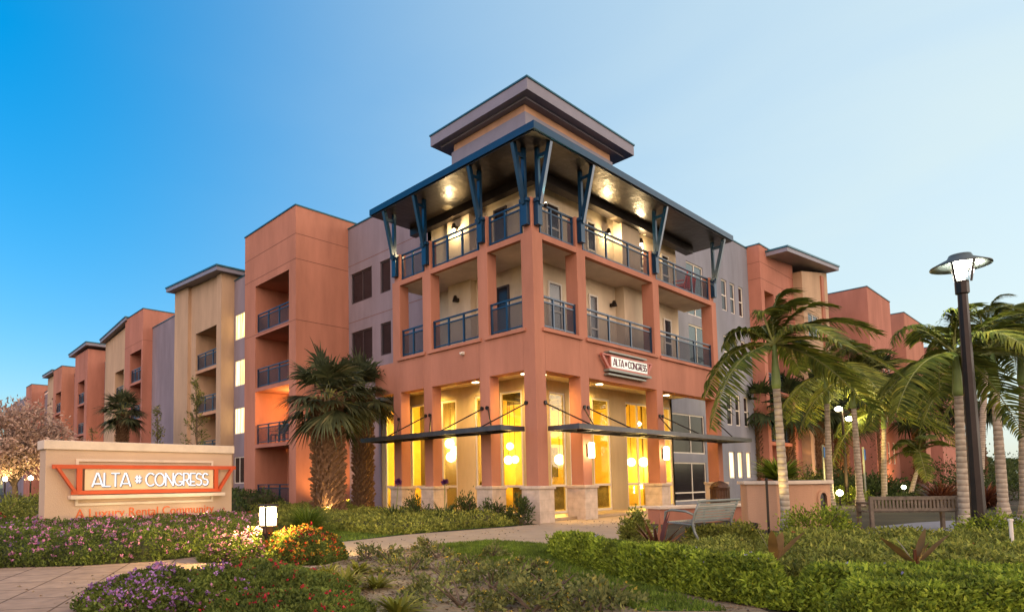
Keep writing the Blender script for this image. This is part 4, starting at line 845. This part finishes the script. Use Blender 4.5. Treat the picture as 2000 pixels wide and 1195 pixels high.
# ---- clumps of strappy leaves
def strappy(loc, n, L, W, m, label, name='grass_clump', cat='plant', droop=.6, spread=1., flower=None, group=None, z0=0, root=None):
    x, y = loc[:2]; t = root or thing(name, label, cat, (x, y, z0), 0, group)
    az = rng.uniform(0, 2*math.pi, n); el = rng.uniform(.35, 1.35, n)/max(spread, .01); el = np.clip(el, .15, 1.5); k = 6; s = np.linspace(0, 1, k)[None]; ln = L*rng.uniform(.65, 1.15, n)[:, None]
    h = np.stack([np.cos(az), np.sin(az)], 1); r = ln*(np.cos(el)[:, None]*s+.12*s*s); z = ln*(np.sin(el)[:, None]*s-droop*.5*s**2.4)
    C = np.stack([x+h[:, :1]*r+h[:, :1]*.03, y+h[:, 1:]*r, z0+np.maximum(z, .01)], -1); Wd = W*(1-s**2.2*.95)*np.ones((n, 1))*(0.75+.5*np.sin(s*3))
    mb = MB(); ribbons(mb, C, Wd); mb.build('leaves', M[m], t)
    if flower:
        for hx, hy, hz, rr in flower:
            MB().tube([(x+hx*.2, y+hy*.2, z0), (x+hx, y+hy, z0+hz)], .012, 6).build('stalk', M['petiole'], t)
            P = np.array([x+hx, y+hy, z0+hz])+unit(rng.normal(size=(260, 3)))*rr*rng.uniform(0, 1, (260, 1)); f = MB(); leaves(f, P, P-np.array([x+hx, y+hy, z0+hz]), rr*.6, rr*.4); f.build('flower_head', M['plum'], t)
    return t
M['plum'] = leafmat('dark_plum_flower', (.06, .012, .07), (.14, .04, .14))
for i, (px, py, L, n, lab) in enumerate([(672, 1152, .42, 130, 'gold green blade clump right of the crimson mound'), (735, 1150, .30, 90, 'small gold green blade clump on the mulch, second from the crimson mound'), (700, 1120, .30, 90, 'gold green blade clump behind the two front clumps'), (778, 1205, .36, 120, 'gold green blade clump at the bottom edge of the mulch'), (640, 1128, .28, 90, 'gold green blade tuft at the back of the crimson mound')]):
    c = G(px, py); strappy(c, n, L, .028, 'goldleaf', lab, 'blade_clump', 'plant', .7, 1.1, group='gold green blade clumps')
c = G(600, 1042); strappy(c, 900, 1.05, .014, 'grassblade', 'large dark ornamental grass clump behind the bollard light', 'ornamental_grass', 'grass clump', .7, 1.0)
# agapanthus with plum heads
c = G(770, 1026); strappy(c, 70, .80, .05, 'leaf_dark', 'strappy agapanthus with plum flower head, nearer the fan palms', 'agapanthus', 'plant', .45, 1., [(.12, -.05, 1.18, .075)], 'agapanthus before the left columns')
c = G(868, 1026); strappy(c, 70, .85, .05, 'leaf_dark', 'strappy agapanthus with plum flower head, nearer the corner column', 'agapanthus', 'plant', .45, 1., [(.02, -.02, 1.16, .075)], 'agapanthus before the left columns')
def ball_shrub(loc, r, h, n, L, W, m, label, name='shrub', group=None, z0=0, stems=5, cat='shrub', up=.5, blossoms=None):
    x, y = loc[:2]; t = thing(name, label, cat, (x, y, z0), 0, group)
    mb = MB()
    for i in range(stems): a = rng.uniform(0, 6.28); mb.tube([(x, y, z0), (x+r*.3*math.cos(a), y+r*.3*math.sin(a), z0+h*.4), (x+r*.6*math.cos(a), y+r*.6*math.sin(a), z0+h*.75)], [.015, .011, .005], 5)
    mb.build('stem', M['bark'], t)
    nb = max(10, n//28); b = unit(rng.normal(size=(nb, 3)))*rng.uniform(.35, 1, (nb, 1))**.6; b[:, 2] = np.abs(b[:, 2])*.95-.05
    i = rng.integers(0, nb, n); p = b[i]+rng.normal(size=(n, 3))*.13; d = unit(p+np.array([0, 0, up])+rng.normal(size=(n, 3))*.55)
    P = np.stack([x+p[:, 0]*r, y+p[:, 1]*r, z0+np.maximum(.10*h+p[:, 2]*h*.9, .02)], 1)
    f = MB(); leaves(f, P, d, L, W); f.build('foliage', M[m], t)
    if blossoms: j = rng.integers(0, n, blossoms[1]); blossom(t, P[j]+d[j]*L*.7, blossoms[2], blossoms[0])
    return t
for px, py, r, h, lab in [(815, 1020, .45, .75, 'dark leafy shrub between the two agapanthus'), (910, 1020, .42, .85, 'leafy shrub at the plinth of the second column from the corner'), (968, 1022, .42, .80, 'leafy shrub left of the corner plinth'), (1018, 1024, .40, .80, 'narrow leafy shrub against the corner plinth')]:
    c = G(px, py); ball_shrub(c, r, h, 900, .10, .035, 'leaf_dark', lab, group='shrubs before the left columns')
bedC = gp((640, 1036), (760, 1046), (900, 1034), (1005, 1026), (1015, 1014))+[(-.35, 1.0), (-.35, 8.6), (3.0, 11.8), (2.2, 13.2), (-2.2, 13.2), (-5.2, 6.2)]
r_ = plant_root('groundcover', 'low green groundcover bed before the left columns and fan palms', 'ground cover', bedC); r_['kind'] = 'stuff'
leafy_bed(r_, bedC, .30, 42000, .075, .04, 'leaf_shrub', .45, .5, 15)
bedD = [(-5.2, 6.4), (-2.3, 13.4), (.3, 14), (.3, 42), (-4, 42), (-6.0, 6.4)]
r_ = plant_root('hedge', 'dark green hedge along the apartment wing behind the sign', 'hedge', bedD); leafy_bed(r_, bedD, .85, 26000, .12, .07, 'leaf_dark', .25, .6, 17)
# ---- sparse low shrubs on the mulch
lst = [(800, 1118, .5), (760, 1098, .36), (715, 1092, .3), (855, 1090, .42), (880, 1140, .55), (930, 1118, .42), (960, 1150, .5), (1010, 1130, .42), (900, 1185, .55), (1000, 1180, .5), (1080, 1160, .46), (1130, 1190, .5), (840, 1160, .36), (1060, 1125, .3), (1190, 1178, .36), (960, 1090, .28), (1040, 1196, .5), (1170, 1205, .45), (830, 1076, .3)]
for i, (px, py, r) in enumerate(lst):
    c = G(px, py); wh = ['nearest the crimson mound', 'beside the gold green clumps', 'at the path edge left', 'at the path edge', 'in the middle of the mulch', 'behind the mulch middle', 'in the centre front', 'right of the mulch centre', 'at the bottom edge', 'at the bottom edge centre', 'at the grass strip', 'at the bottom edge near the grass', 'with bare soil around it', 'small and against the grass bend', 'overlapping the grass strip', 'small beside the lawn', 'at the very bottom right', 'at the lower end of the grass strip', 'small at the lawn tip'][i]
    ball_shrub(c, r*.82, .16+.26*r, int(720*r), .055, .034, 'leaf_cover', 'sparse low mulch shrub '+wh, 'low_shrub', 'sparse low shrubs on the mulch', stems=4, up=.3, blossoms=('yellowb', int(14*r), .03))
# ---- lawn blades
lawn_p = gp((840, 1066), (960, 1056), (1075, 1064), (1085, 1085), (1120, 1108), (1270, 1146), (1420, 1194), (1250, 1194), (1120, 1150), (1000, 1120), (900, 1092)); verge_p = gp((560, 1066), (640, 1062), (800, 1042), (1010, 1026), (990, 1010), (700, 1030), (600, 1040))
q = np.concatenate([sample_poly(lawn_p, 26000), sample_poly(verge_p, 14000)]); n = len(q); a = rng.uniform(0, 6.28, n); hh = rng.uniform(.03, .075, n); ln = rng.normal(size=(n, 2))*.02; w_ = .007
mb = MB(); V = np.stack([np.stack([q[:, 0]-w_*np.cos(a), q[:, 1]-w_*np.sin(a), np.full(n, .008)], 1), np.stack([q[:, 0]+w_*np.cos(a), q[:, 1]+w_*np.sin(a), np.full(n, .008)], 1), np.stack([q[:, 0]+ln[:, 0], q[:, 1]+ln[:, 1], hh], 1)], 1).reshape(-1, 3)
mb.arr(V, np.arange(3*n).reshape(-1, 3)); tag(mb.build('grass', M['grassblade']), 'short green lawn blades beside the footpath', 'grass', None, 'stuff')
# mulch chips and stones
q = sample_poly(gp((240, 1194), (430, 1130), (640, 1092), (760, 1072), (880, 1064), (1060, 1066), (1300, 1120), (1500, 1194)), 9000); n = len(q)
mb = MB(); D = unit(np.stack([rng.normal(size=n), rng.normal(size=n), rng.normal(size=n)*.25], 1)); leaves(mb, np.stack([q[:, 0], q[:, 1], np.full(n, .012)], 1), D, .045, .018)
M['chip'] = leafmat('bark_chip', (.07, .045, .025), (.24, .18, .11), trans=0); tag(mb.build('mulch_chips', M['chip']), 'loose brown bark chips spread over the mulch bed', 'mulch', None, 'stuff')
q = np.concatenate([sample_poly(gp((20, 1150), (420, 1095), (560, 1095), (420, 1128), (250, 1170), (100, 1190)), 90), sample_poly(gp((640, 1064), (1000, 1032), (1060, 1060), (840, 1066), (680, 1092)), 110), rng.uniform([-1, -2.2], [8, 0], (120, 2))]); n = len(q)
mb = MB(); leaves(mb, np.stack([q[:, 0], q[:, 1], np.full(n, .022)], 1), np.stack([rng.normal(size=n), rng.normal(size=n), rng.uniform(0, .25, n)], 1), .045, .022); tag(mb.build('fallen_leaves', M['chip']), 'dry leaves scattered over the paths', 'leaves', None, 'stuff')
# ---- clipped hedges, right foreground
def strip(front, dep): # ground line of the front foot (pixels) and a depth behind it
    f = gp(*front); k = []
    for (px, py), (x, y) in zip(front, f):
        d = float((np.array([x, y, 0])-C0)@_fw); p = AT(px, py, d+dep); k.append((float(p[0]), float(p[1])))
    return f+k[::-1]
hedgeA = strip([(1078, 1086), (1112, 1104), (1250, 1143), (1400, 1174), (1538, 1196)], .85)
r_ = plant_root('hedge', 'long olive hedge with pale blue flowers bordering the grass strip', 'hedge', hedgeA); leafy_bed(r_, hedgeA, .40, 26000, .056, .027, 'leaf_hedge', .10, .13, 21, [('blueb', 60, .022, None)])
hedgeA2 = strip([(1562, 1200), (1700, 1208), (1900, 1215), (2090, 1220)], .8)
r_ = plant_root('hedge', 'clipped hedge in line with the olive hedge, behind the near right corner hedge', 'hedge', hedgeA2); leafy_bed(r_, hedgeA2, .36, 17000, .054, .027, 'leaf_hedge', .10, .13, 23, [('blueb', 30, .022, None)])
hedgeB = strip([(1635, 1250), (1700, 1262), (1900, 1272), (2110, 1280)], .75)
r_ = plant_root('hedge', 'bright green rounded hedge in the near right corner', 'hedge', hedgeB); leafy_bed(r_, hedgeB, .41, 24000, .046, .024, 'leaf_hedge', .10, .15, 25, [('blueb', 30, .02, None)])
def band(lst): # (pixel x, near depth, far depth)
    return [tuple(map(float, AT(px, 1000, a)[:2])) for px, a, b in lst]+[tuple(map(float, AT(px, 1000, b)[:2])) for px, a, b in lst[::-1]]
bedE1 = band([(1205, 8.6, 10.2), (1300, 7.9, 10.4), (1400, 7.4, 10.8), (1470, 7.2, 11)])
r_ = plant_root('shrub_bed', 'low loose shrub bed in front of the metal bench', 'shrub', bedE1); leafy_bed(r_, bedE1, .20, 20000, .055, .026, 'leaf_shrub', .5, .3, 29, [('yellowb', 20, .03, None)])
bedE2 = band([(1475, 7.1, 11), (1600, 6.9, 10.9), (1750, 6.7, 10.6), (1900, 6.7, 10.2), (2080, 6.5, 9.8)])
r_ = plant_root('shrub_bed', 'loose yellow green shrub bed between the near hedges and the wooden bench', 'shrub', bedE2); leafy_bed(r_, bedE2, .26, 44000, .075, .026, 'leaf_shrub', .50, .4, 31, [('yellowb', 30, .03, None), ('redb', 10, .03, None)])
for px, py, r, h, m_, lab in [(1600, 1052, .62, .66, 'leaf_hedge', 'dense rounded green bush between planter and wooden bench'), (1390, 1058, .45, .30, 'leaf_shrub', 'silvery green shrub under the metal bench'), (1242, 1064, .28, .6, 'leaf_shrub', 'small upright shrub left of the dark red cordyline'), (1450, 1060, .4, .38, 'leaf_shrub', 'leafy shrub right of the metal bench'), (1960, 1052, .7, .5, 'leaf_hedge', 'green bush at the photo edge right of the lamp post'), (1660, 985, .8, .8, 'leaf_hedge', 'bright green shrub lit by the low garden light')]:
    c = G(px, py); ball_shrub(c, r, h, 2600, .06, .032, m_, lab, blossoms=('yellowb', 8, .035))
# dark red cordyline, cannas
c = AT(1285, 1060, 9.9); strappy(c, 38, .70, .060, 'maroon', 'dark red cordyline in front of the metal bench', 'cordyline', 'plant', .15, 1.0)
def canna(loc, blades, label, z0=.2):
    x, y = loc[:2]; t = thing('canna', label, 'plant', (x, y, 0), 0, 'bronze cannas in the shrub bed'); k = 9; s = np.linspace(0, 1, k)
    for az, el, L, W in blades:
        h = np.array([math.cos(az), math.sin(az)]); r = L*(math.cos(el)*s+.05*s*s); z = z0*.6+L*(math.sin(el)*s-.08*s**3); C = np.stack([x+h[0]*r, y+h[1]*r, z], -1)[None]; Wd = (W*np.sin(np.pi*np.clip(s*.92+.08, 0, 1))**.8)[None]
        sd = np.array([-h[1], h[0], .0])*.6+np.array([_R[0], _R[1], 0])*0; mb = MB(); ribbons(mb, C, Wd, up=np.array([-h[0]*math.sin(el), -h[1]*math.sin(el), math.cos(el)])+rng.normal(size=3)*.25); mb.build('leaf', M['bronze_leaf'], t)
    mb = MB(); mb.tube([(x, y, 0), (x, y, z0)], [.02, .014], 6); mb.build('stem', M['maroon'], t)
ra = math.atan2(_R[1], _R[0])
canna(AT(1512, 1090, 6.75), [(ra+2.7, 1.25, .42, .12), (ra+.1, .80, .50, .13), (ra+.5, 1.15, .38, .11), (ra-2.2, 1.3, .4, .10)], 'bronze leaved canna before the planter palm', .45)
canna(AT(1788, 1100, 6.45), [(ra+2.9, .85, .44, .13), (ra+2.3, 1.15, .34, .11), (ra+.15, .72, .55, .14), (ra+.4, 1.15, .46, .10), (ra-.6, 1.2, .3, .1)], 'bronze leaved canna in front of the wooden bench', .42)
# planter plants
t = None
strappy((2.1, -5.25), 300, .80, .06, 'leaf_hedge', 'spiky green plant mass growing in the tall octagonal planter', 'spiky_plant', 'plant', .35, 1.2, z0=1.08)
c_ = (1.35, -4.95)
# dark red grasses behind the bench
for px, py, d, L, lab in [(1835, 965, 22, 1.5, 'dark maroon fountain grass behind the wooden bench'), (1925, 968, 22, 1.4, 'dark maroon fountain grass right of the lamp post')]:
    p = AT(px, py, d); strappy((p[0], p[1]), 420, L, .05, 'maroon', lab, 'fountain_grass', 'grass clump', .7, 1.0, group='maroon fountain grasses')
# hedges behind the plaza
for i, (px, py, d, r, h, lab) in enumerate([(1560, 940, 34, 2.6, 1.6, 'dark green shrub row behind the planter'), (1640, 940, 33, 2.4, 1.7, 'dark green shrub left of the twin street lamp'), (1700, 945, 30, 2.0, 1.2, 'dark green shrub right of the twin street lamp'), (1830, 975, 24, 1.6, .5, 'clipped low hedge under the maroon fountain grass'), (1960, 965, 30, 3.0, 1.5, 'dark shrub beneath the right edge palms'), (1900, 930, 45, 4, 2.6, 'dark shrub beyond the lamp post'), (2010, 920, 50, 6, 2.8, 'dark tall shrub at the far right edge')]):
    p = AT(px, py, d); ball_shrub((p[0], p[1]), r, h, 2600, .16, .09, 'leaf_dark', lab, 'shrub', None, 0, 4)
# far tree belt on the horizon
mb = MB(); n = 14000; a = rng.uniform(R(50), R(125), n); rr = rng.uniform(150, 175, n); h = 3.2+1.6*noise2(a*40, a*13, 1, 3); z = h*rng.uniform(0, 1, n)**.7
leaves(mb, np.stack([C0[0]+rr*np.sin(a), C0[1]+rr*np.cos(a), z], 1), rng.normal(size=(n, 3))+np.array([0, 0, .5]), 1.0, .7); tag(mb.build('tree_belt', M['leaf_dark']), 'dark belt of distant trees along the bright horizon', 'trees', None, 'stuff')
mb = MB(); n = 9000; a = rng.uniform(R(-25), R(6), n); rr = rng.uniform(95, 110, n); z = (2.0+.8*noise2(a*40, a*13, 1, 5))*rng.uniform(0, 1, n)**.7
leaves(mb, np.stack([C0[0]+rr*np.sin(a), C0[1]+rr*np.cos(a), z], 1), rng.normal(size=(n, 3))+np.array([0, 0, .5]), .8, .5); tag(mb.build('tree_belt', M['leaf_dark']), 'dark green growth far behind the pink tree', 'trees', None, 'stuff')
for px, py, d, r, h, lab in [(-20, 960, 20, 1.6, .9, 'green shrub at the left photo edge under the pink tree'), (45, 962, 22, 1.6, .95, 'green shrub beneath the pink tree trunk'), (95, 958, 24, 1.5, 1.0, 'green shrub just behind the left end of the sign')]:
    p = AT(px, py, d); ball_shrub((p[0], p[1]), r, h, 1800, .10, .055, 'leaf_shrub', lab)

# ================================================================== PALMS AND TREES
def royal_palm(px, py, d, crown_py, label, r0=.17, nf=11, L=2.3, seed=0, wind=(.35, -.3), top_px=None, base_z=0, m='frond', shaft=.9):
    g_ = np.random.default_rng(100+seed); b = AT(px, py, d); b = np.array([b[0], b[1], 0.]); c = AT(top_px if top_px else px, crown_py, d); H = float(c[2]); tp = np.array([c[0], c[1], H])
    t = thing('royal_palm', label, 'palm', b, 0, 'royal palms around the plaza')
    mb = MB(); zz = np.linspace(0, 1, 40); pr = []
    pts = [tuple(b+(tp-b)*np.array([s**1.3, s**1.3, s])*np.array([1, 1, (H-shaft)/H])) for s in zz]
    rad = [r0*(1.25-.55*min(1, s*6) if s < .17 else .74+.05*math.sin(s*5)-.12*s)+.006*((i % 2)) for i, s in enumerate(zz)]
    mb.tube(pts, rad, 14); mb.build('trunk', M['palmtrunk'], t, smooth=True)
    e = np.array(pts[-1]); MB().tube([tuple(e), tuple(e+(tp-e)*.12), tuple(e+(tp-e)*.6), tuple(tp)], [r0*.66, r0*.80, r0*.55, r0*.3], 12).build('crownshaft', M['shaft'], t, smooth=True)
    fr = MB(); ra_ = MB(); w3 = np.array([wind[0], wind[1], 0])
    for i in range(nf):
        az = 2*math.pi*i/nf+g_.uniform(-.25, .25); el = (1.35, .55, 1.0, .15, .8, -.1, 1.15)[i % 7]+g_.uniform(-.12, .12); Ln = L*g_.uniform(.85, 1.1); k = 26; s = np.linspace(0, 1, k)
        h = np.array([math.cos(az), math.sin(az), 0]); P = tp+h*(Ln*(math.cos(el)*s))[:, None]+np.array([0, 0, 1])*(Ln*(math.sin(el)*s-(.42+.30*math.cos(el))*s**2.3))[:, None]+w3*(s**2)[:, None]*Ln*.45
        ra_.tube([tuple(p) for p in P[::3]], list(np.linspace(.028, .006, len(P[::3]))), 5)
        T = unit(np.gradient(P, axis=0)); sp = np.linspace(.10, 1, 62); Q = np.stack([np.interp(sp, s, P[:, j]) for j in range(3)], 1); TT = unit(np.stack([np.interp(sp, s, T[:, j]) for j in range(3)], 1))
        S = unit(np.cross(TT, np.array([0, 0, 1.])+h*.2))
        for sg in (-1, 1):
            n = len(Q); ll = Ln*.26*np.sin(np.pi*(.12+.80*sp))**.7*g_.uniform(.85, 1.15, n); tw = g_.normal(size=(n, 3))*.10; D0 = unit(S*sg*1.0+TT*.55+np.array([0, 0, .25])+tw); kk = np.linspace(0, 1, 5)[None, :, None]
            C = Q[:, None]+D0[:, None]*ll[:, None, None]*kk+(np.array([0, 0, -1.])*.50+w3*.7)*(ll[:, None, None]*kk**2); Wd = .040*np.sin(np.pi*(.12+.86*np.linspace(0, 1, 5)))[None]*np.ones((n, 1))
            ribbons(fr, C, Wd, up=TT[:, None]*.7+np.array([0, 0, .7]))
    cr = fr.build('crown', M[m], t); ra_.build('midribs', M['petiole'], cr); return t
royal_palm(1537, 1048, 12.6, 672, 'royal palm standing in front of the tall octagonal planter', .11, 13, 1.85, 1, (.40, -.34), 1512)
royal_palm(1622, 985, 25., 735, 'royal palm just right of the planter, lit yellow from below', .155, 14, 2.6, 2, (.4, -.34), 1612, shaft=1.1)
royal_palm(1681, 988, 24.2, 742, 'royal palm beside the twin street lamp, left of the wooden bench', .15, 14, 2.6, 3, (.4, -.34), 1664, shaft=1.1)
royal_palm(1728, 985, 26, 800, 'shorter royal palm behind the left end of the wooden bench', .13, 14, 2.5, 4, (.3, -.26), 1724, shaft=.8)
royal_palm(1886, 1040, 13.2, 690, 'pale trunked royal palm right beside the tall lamp post', .125, 13, 2.15, 5, (.3, -.26), 1866)
royal_palm(1962, 1020, 16, 690, 'royal palm with dark crown right of the tall lamp post', .14, 14, 2.35, 6, (.35, -.3), 1938, shaft=1.0)
royal_palm(2004, 1015, 17, 680, 'royal palm cut by the right edge of the photo', .14, 14, 2.35, 7, (.2, -.17), 1992, shaft=1.0)
royal_palm(1915, 960, 34, 640, 'distant royal palm rising behind the tall lamp post', .2, 11, 3.0, 8, (.4, -.34), 1925, shaft=1.2)
royal_palm(1775, 965, 27, 882, 'small leaning palm near the far orange bay, right of the wooden bench', .11, 10, 1.7, 9, (.2, -.17), 1795, shaft=.5)
def fan_palm(pos, H, rt, Rc, label, nf=34, seed=0, m='fan', group='fan palms', boots=True):
    g_ = np.random.default_rng(300+seed); x, y = float(pos[0]), float(pos[1]); t = thing('fan_palm', label, 'palm', (x, y, 0), 0, group)
    mb = MB(); mb.tube([(x, y, 0), (x, y, H*.1), (x, y, H*.9), (x, y, H)], [rt*1.05, rt*.8, rt*.8, rt*.5], 14)
    if boots:
        rows = int(H/.11)
        for r in range(rows):
            for j in range(11):
                a = 2*math.pi*(j+.5*(r % 2))/11+g_.uniform(-.1, .1); z = .1+r*.11+g_.uniform(-.03, .03); o = g_.uniform(.85, 1.15)
                p = Vector((x+rt*.80*math.cos(a), y+rt*.80*math.sin(a), z)); q = Vector((x+rt*1.12*o*math.cos(a+.12), y+rt*1.12*o*math.sin(a+.12), z+.15)); mb.beam(p, q, .075, .04, (-math.sin(a), math.cos(a), 0))
    mb.build('trunk', M['boots'], t)
    fr = MB(); pe = MB(); tp = np.array([x, y, H])
    for i in range(nf):
        az = 2.399963*i+g_.uniform(-.2, .2); u = (i+.5)/nf; el = 1.45-2.0*u+g_.uniform(-.30, .30)
        pl_ = Rc*g_.uniform(.28, .58); h = np.array([math.cos(az), math.sin(az), 0]); d = h*math.cos(el)+np.array([0, 0, math.sin(el)])
        b = tp+d*pl_+np.array([0, 0, -.12*pl_*(1-abs(math.sin(el)))]); pe.tube([tuple(tp-np.array([0, 0, .15*u*2])), tuple((tp+b)/2+np.array([0, 0, .03])), tuple(b)], [.03, .02, .014], 5)
        dd = unit(d*.95+np.array([0, 0, -.16])); sd = unit(np.cross(dd, np.array([0, 0, 1.])+h*.01)); k = 24; th = np.linspace(-1.35, 1.35, k)+g_.normal(size=k)*.03; bl = Rc*.60*(1-.25*np.abs(th)/1.35)*g_.uniform(.8, 1.15, k)
        nr = np.cross(sd, dd); D0 = unit(dd*np.cos(th)[:, None]+sd*np.sin(th)[:, None]-nr*(.16*np.abs(np.sin(th)))[:, None]); kk = np.linspace(0, 1, 6)[None, :, None]
        C = b+D0[:, None]*bl[:, None, None]*kk+np.array([0, 0, -1.])*(bl[:, None, None]*.30*kk**3)*g_.uniform(.2, 1.6, (k, 1, 1)); kx = np.linspace(0, 1, 6)[None]
        Wd = Rc*.046*np.where(kx < .45, .35+kx*1.45, 1.0-(kx-.45)*1.75)*np.ones((k, 1)); ribbons(fr, C, np.maximum(Wd, .004), up=nr[None, None]+np.zeros((k, 6, 3)))
    cr = fr.build('crown', M[m], t); pe.build('petioles', M['petiole'], cr); return t
fan_palm((-2.6, 6.4), 3.9, .50, 1.85, 'thick trunked fan palm in front of the first orange bay', 44, 1, group='fan palms by the tower'); fan_palm((-.05, 7.9), 4.35, .36, 1.8, 'slimmer trunked fan palm beside the left end of the canopy', 42, 2, group='fan palms by the tower')
p = AT(238, 940, 36); fan_palm(p, 5.2, .30, 1.6, 'small fan palm seen above the sign wall', 40, 3, group='fan palms by the wings')
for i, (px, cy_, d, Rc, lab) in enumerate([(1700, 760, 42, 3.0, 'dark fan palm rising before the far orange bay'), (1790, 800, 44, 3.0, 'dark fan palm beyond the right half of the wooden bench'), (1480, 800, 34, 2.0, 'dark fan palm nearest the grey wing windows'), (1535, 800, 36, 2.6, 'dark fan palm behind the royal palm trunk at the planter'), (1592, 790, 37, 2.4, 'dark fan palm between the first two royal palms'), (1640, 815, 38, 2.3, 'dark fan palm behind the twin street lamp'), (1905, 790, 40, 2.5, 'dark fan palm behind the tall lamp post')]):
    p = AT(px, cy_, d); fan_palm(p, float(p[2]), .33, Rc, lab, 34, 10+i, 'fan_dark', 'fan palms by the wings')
def tree(pos, H, trunk_h, crown, n, L, W, m, label, name='tree', seed=0, rt=.12, bm='bark', group=None):
    g_ = np.random.default_rng(500+seed); x, y = float(pos[0]), float(pos[1]); t = thing(name, label, 'tree', (x, y, 0), 0, group); cx, cz, rx, rz = 0, *crown
    tr = MB(); tr.tube([(x, y, 0), (x+.05, y, trunk_h*.5), (x, y, trunk_h)], [rt*1.2, rt, rt*.8], 10); tips = []
    nb = 46
    for i in range(nb):
        v = unit(g_.normal(size=3))*g_.uniform(.45, 1.0)**.6; p = np.array([x+v[0]*rx, y+v[1]*rx, cz+v[2]*rz]); tips.append(p)
        mid = np.array([x+v[0]*rx*.35, y+v[1]*rx*.35, (trunk_h+p[2])/2]); tr.tube([(x, y, trunk_h*g_.uniform(.7, 1)), tuple(mid), tuple(p)], [rt*.45, rt*.22, rt*.06], 5)
    tr.build('trunk', M[bm], t); tips = np.array(tips); i = g_.integers(0, nb, n); o = g_.normal(size=(n, 3))*np.array([rx, rx, rz])*.17; P = tips[i]+o; D = unit(P-np.array([x, y, cz])+g_.normal(size=(n, 3))*.8*rx)
    f = MB(); leaves(f, P, D, L, W); f.build('crown', M[m], t); return t
M['lampleaf'] = leafmat('lamplit_pink_leaf', (.30, .19, .14), (.60, .44, .35), (.7, .52, .42), trans=.2)  # lamplight on the leaves is put into their pink colour
p = AT(28, 940, 27); tree(p, 5, 1.5, (3.3, 2.0, 1.55), 9000, .20, .075, 'lampleaf', 'pale tree with pink lamplight in its leaf colour at the left edge of the photo', 'tree', 1, .12)
p = AT(-60, 940, 30); tree(p, 5, 1.5, (3.2, 2.2, 1.6), 6000, .2, .075, 'lampleaf', 'pale tree with pink lamplight in its leaf colour, mostly cut off by the left photo edge', 'tree', 5, .12)
def cypress(pos, H, r, n, label, seed):
    g_ = np.random.default_rng(700+seed); x, y = float(pos[0]), float(pos[1]); t = thing('slender_tree', label, 'tree', (x, y, 0), 0, 'slender young trees behind the sign'); tr = MB(); tr.tube([(x, y, 0), (x+.05, y+.03, H*.5), (x, y, H)], [.05, .035, .008], 6)
    nb = 60; zb = g_.uniform(.15, 1, nb)*H; ab = g_.uniform(0, 6.28, nb); lb = r*(1.15-zb/H)*g_.uniform(.5, 1.1, nb); e = np.stack([x+lb*np.cos(ab), y+lb*np.sin(ab), zb+lb*.9], 1)
    for a_, b_ in zip(np.stack([np.full(nb, x), np.full(nb, y), zb], 1), e): tr.tube([tuple(a_), tuple(b_)], [.012, .004], 4)
    tr.build('trunk', M['bark'], t); i = g_.integers(0, nb, n); s = g_.uniform(.3, 1.1, (n, 1)); base = np.stack([np.full(nb, x), np.full(nb, y), zb], 1); P = base[i]+(e[i]-base[i])*s+g_.normal(size=(n, 3))*.05; f = MB(); leaves(f, P, (e[i]-base[i])+g_.normal(size=(n, 3))*.3, .13, .045); f.build('crown', M['leaf_cover'], t)
cypress(AT(305, 940, 28), 4.6, .7, 700, 'thin dark young tree above the middle of the sign', 1); cypress(AT(382, 940, 26), 5.5, .9, 1500, 'taller leafy young tree above the right half of the sign', 2); cypress(AT(178, 940, 30), 3.9, .5, 350, 'smallest bare young tree above the left part of the sign', 3)
